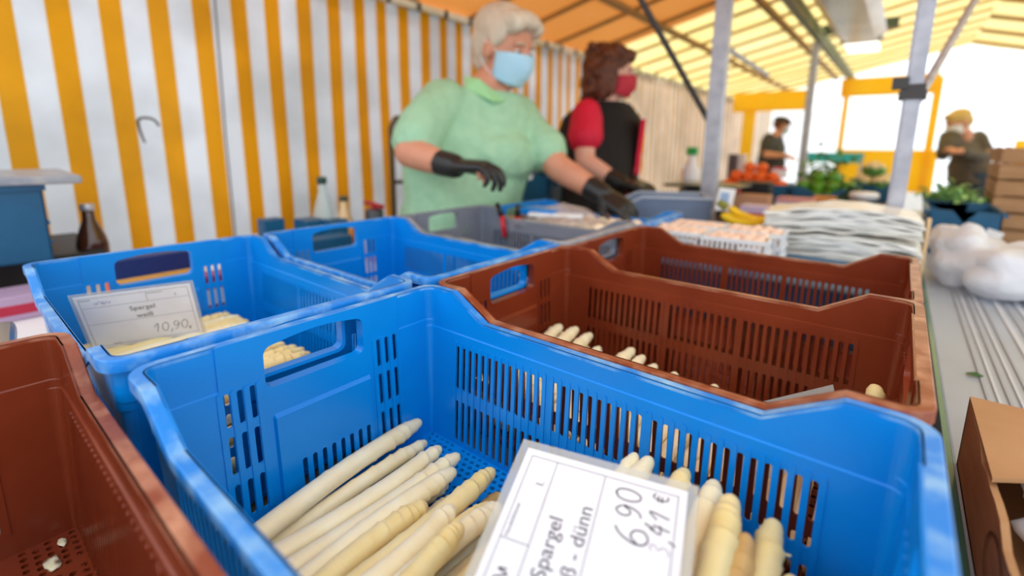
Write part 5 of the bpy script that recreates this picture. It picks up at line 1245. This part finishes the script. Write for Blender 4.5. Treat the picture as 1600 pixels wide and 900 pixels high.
q = at(538, 334, 1.55); bottle('small jar like bottle with an orange label right of the water bottle', (q.x, q.y, SZ), hexm('amber_fill', (226, 190, 140), .3), hexm('dark_cap', (70, 70, 56), .5), hexm('orange_label', (236, 150, 30), .5), .9, .175)
q = at(585, 335, 1.56); t = thing('clamp_jar', 'dark jar with a red handled lid at the end of the side table', 'jar', (q.x, q.y, SZ))
bm = B(); lathe(bm, [(.028, 0), (.030, .01), (.030, .13), (.026, .14)], n=18); obj('jar_body', bm, hexm('dark_jar', (60, 60, 66), .3), t, True); bm = B(); tube(bm, [(-.045, 0, .158), (.045, 0, .150)], .008, 8); tube(bm, [(0, 0, .138), (0, 0, .160)], .010, 8); obj('red_lid', bm, hexm('red_lid', (170, 30, 40), .4), t)
for i, (px, w_, lb) in enumerate(((423, .05, 'small dark teal box peeking over the rear blue crate, the left one'), (484, .08, 'dark teal box peeking over the rear blue crate, left of the water bottle'), (523, .05, 'dark teal box just right of the water bottle'))):
    q = at(px, 345, 1.42); pack(lb, px, 345, 1.42, (w_, .06, .128), M['teal'], base=SZ)
pack('navy and gold coffee bag lying behind the 10,90 crate', 245, 408, 1.02, (.05, .16, .118), hexm('navy_print', (30, 44, 100), .4), m2=hexm('gold_print', (232, 170, 80), .4), base=SZ)
pack('bright orange bag behind the 10,90 crate, left of the navy one', 195, 425, 1.0, (.05, .06, .105), hexm('orange_print', (226, 96, 30), .4), base=SZ)
pack('rose striped white pack behind the 10,90 crate, under its right slots', 330, 440, 1.0, (.05, .09, .080), hexm('rose_print', (150, 40, 90), .4), m2=M['white'], base=SZ)
pack('pale pack behind the middle blue crate handle', 540, 372, 1.22, (.05, .05, .082), hexm('pale_pack', (222, 206, 196), .5), base=SZ)
pack('dark teal bowl box seen through the middle blue crate handle', 510, 368, 1.30, (.06, .12, .100), M['teal'], base=SZ)
# scale at the far left
t = thing('kitchen_scale', 'steel topped white scale at the left edge beside the empty brown crate', 'scale', (-.335, -.145, TZ), -.1)
bm = B(); lathe(bm, [(.095, 0), (.105, .02), (.100, .10), (.075, .118), (.03, .124)], n=28); obj('housing', bm, M['white'], t, True)
obj('steel_plate', rbox((0, 0, .138), (.22, .22, .026), .010, 3), hexm('brushed_steel', (176, 170, 160), .28, metal=.85), t)
# hook and sack truck at the wall
t = thing('wall_hook', 'dark bent hook hanging on the striped wall above the brown bottle', 'hook', at(215, 205, 1.60)); 
bm = B(); b0 = V(t.location); limb(bm, [at(226, 222, 1.57)-b0, at(219, 205, 1.58)-b0, at(216, 188, 1.59)-b0, at(226, 184, 1.56)-b0, at(240, 187, 1.54)-b0, at(248, 196, 1.53)-b0], [.0035, .004, .0045, .0045, .004, .0035], 8); obj('bent_rod', bm, M['darksteel'], t, True)
q = at(612, 240, 2.12); t = thing('sack_truck', 'dark tubular hand cart standing at the striped wall behind the green-shirted vendor', 'hand cart', (q.x, q.y, 0)); b0 = V(t.location); dv = V((.10, .22, 0))
bm = B(); top = at(612, 182, 2.12)-b0; P = [V((0, 0, .02))-dv*.0, V((0, 0, top.z-.05)), V((.01, .02, top.z-.01)), V((.04, .06, top.z)), V((.10, .20, top.z)), V((.125, .26, top.z-.05)), V((.125, .26, .02))]; tube(bm, P, .013, 8); obj('tube_frame', bm, hexm('bronze_tube', (96, 74, 36), .45), t, True)
for z in (.35, .72, 1.02): bm = B(); tube(bm, [(0, 0, z), (.125, .26, z)], .009, 8); obj('cross_bar', bm, M['darksteel'], t)
obj('toe_plate', boxes(((.09, .12, .012), (.22, .30, .01))), M['darksteel'], t)
for y, x in ((-.02, -.03), (.28, .10)):
    bm = B(); tube(bm, [(x, y-.02, .09), (x, y+.02, .09)], .09, 20); obj('wheel', bm, M['black'], t, True)
# crates behind the vendors
bb = low_crate('dark blue crate on the small wall table between the two vendors', (-1.05, 1.80, .88), .35, .44, .34, .17, M['teal'])
bb2 = low_crate('second dark blue crate on the small wall table, nearer the post', (-1.08, 2.27, .88), .1, .42, .30, .15, M['teal'])
# hangers on the wall farther back, bottle rack behind the scale
q = at(1080, 262, 2.5)
t = thing('spray_bottle', 'white bottle with a green nozzle behind the dark weighing plate', 'bottle', (q.x, q.y, RZT)); bm = B(); lathe(bm, [(.045, 0), (.046, .17), (.02, .22), (.016, .25)], n=16); obj('body', bm, M['white'], t, True); obj('nozzle', boxes(((0, 0, .27), (.05, .03, .04))), hexm('green_nozzle', (30, 170, 80), .4), t)
for i, (px, w_, c_, lb) in enumerate(((1146, .05, (90, 80, 84), 'dark grey cupboard like tin right of the nearer post'), (1160, .045, (236, 224, 214), 'white tin between the dark tin and the yellow strip'))):
    pack(lb, px, 250, 2.95, (w_, .05, .25), hexm('tin_%d' % i, c_, .5), 'tin', 'tin')
q = at(1245, 263, 2.72); fm = obj('plastic_tub', rbox((0, 0, 0), (.07, .05, .045), .006), hexm('white_tub', (236, 240, 240), .4), None, False, (-.045, 2.84, RZT+.155)); tag(fm, 'white tub with a pink lid on top of the oranges', 'tub'); obj('lid', rbox((0, 0, .027), (.074, .054, .010), .003), hexm('pink_lid', (222, 60, 90), .4), fm)
tq = thing('teal_awning', 'turquoise cloth strip hanging low behind the vendor in the cap', 'cloth', (-.2, 6.98, 1.07)); obj('cloth', rbox((0, 0, 0), (.6, .02, .12), .004), hexm('turquoise_awning', (40, 176, 200), .6), tq)
for x in (-.28, .28): obj('stand', boxes(((x, 0, -.53), (.03, .03, 1.07))), M['steel'], tq)
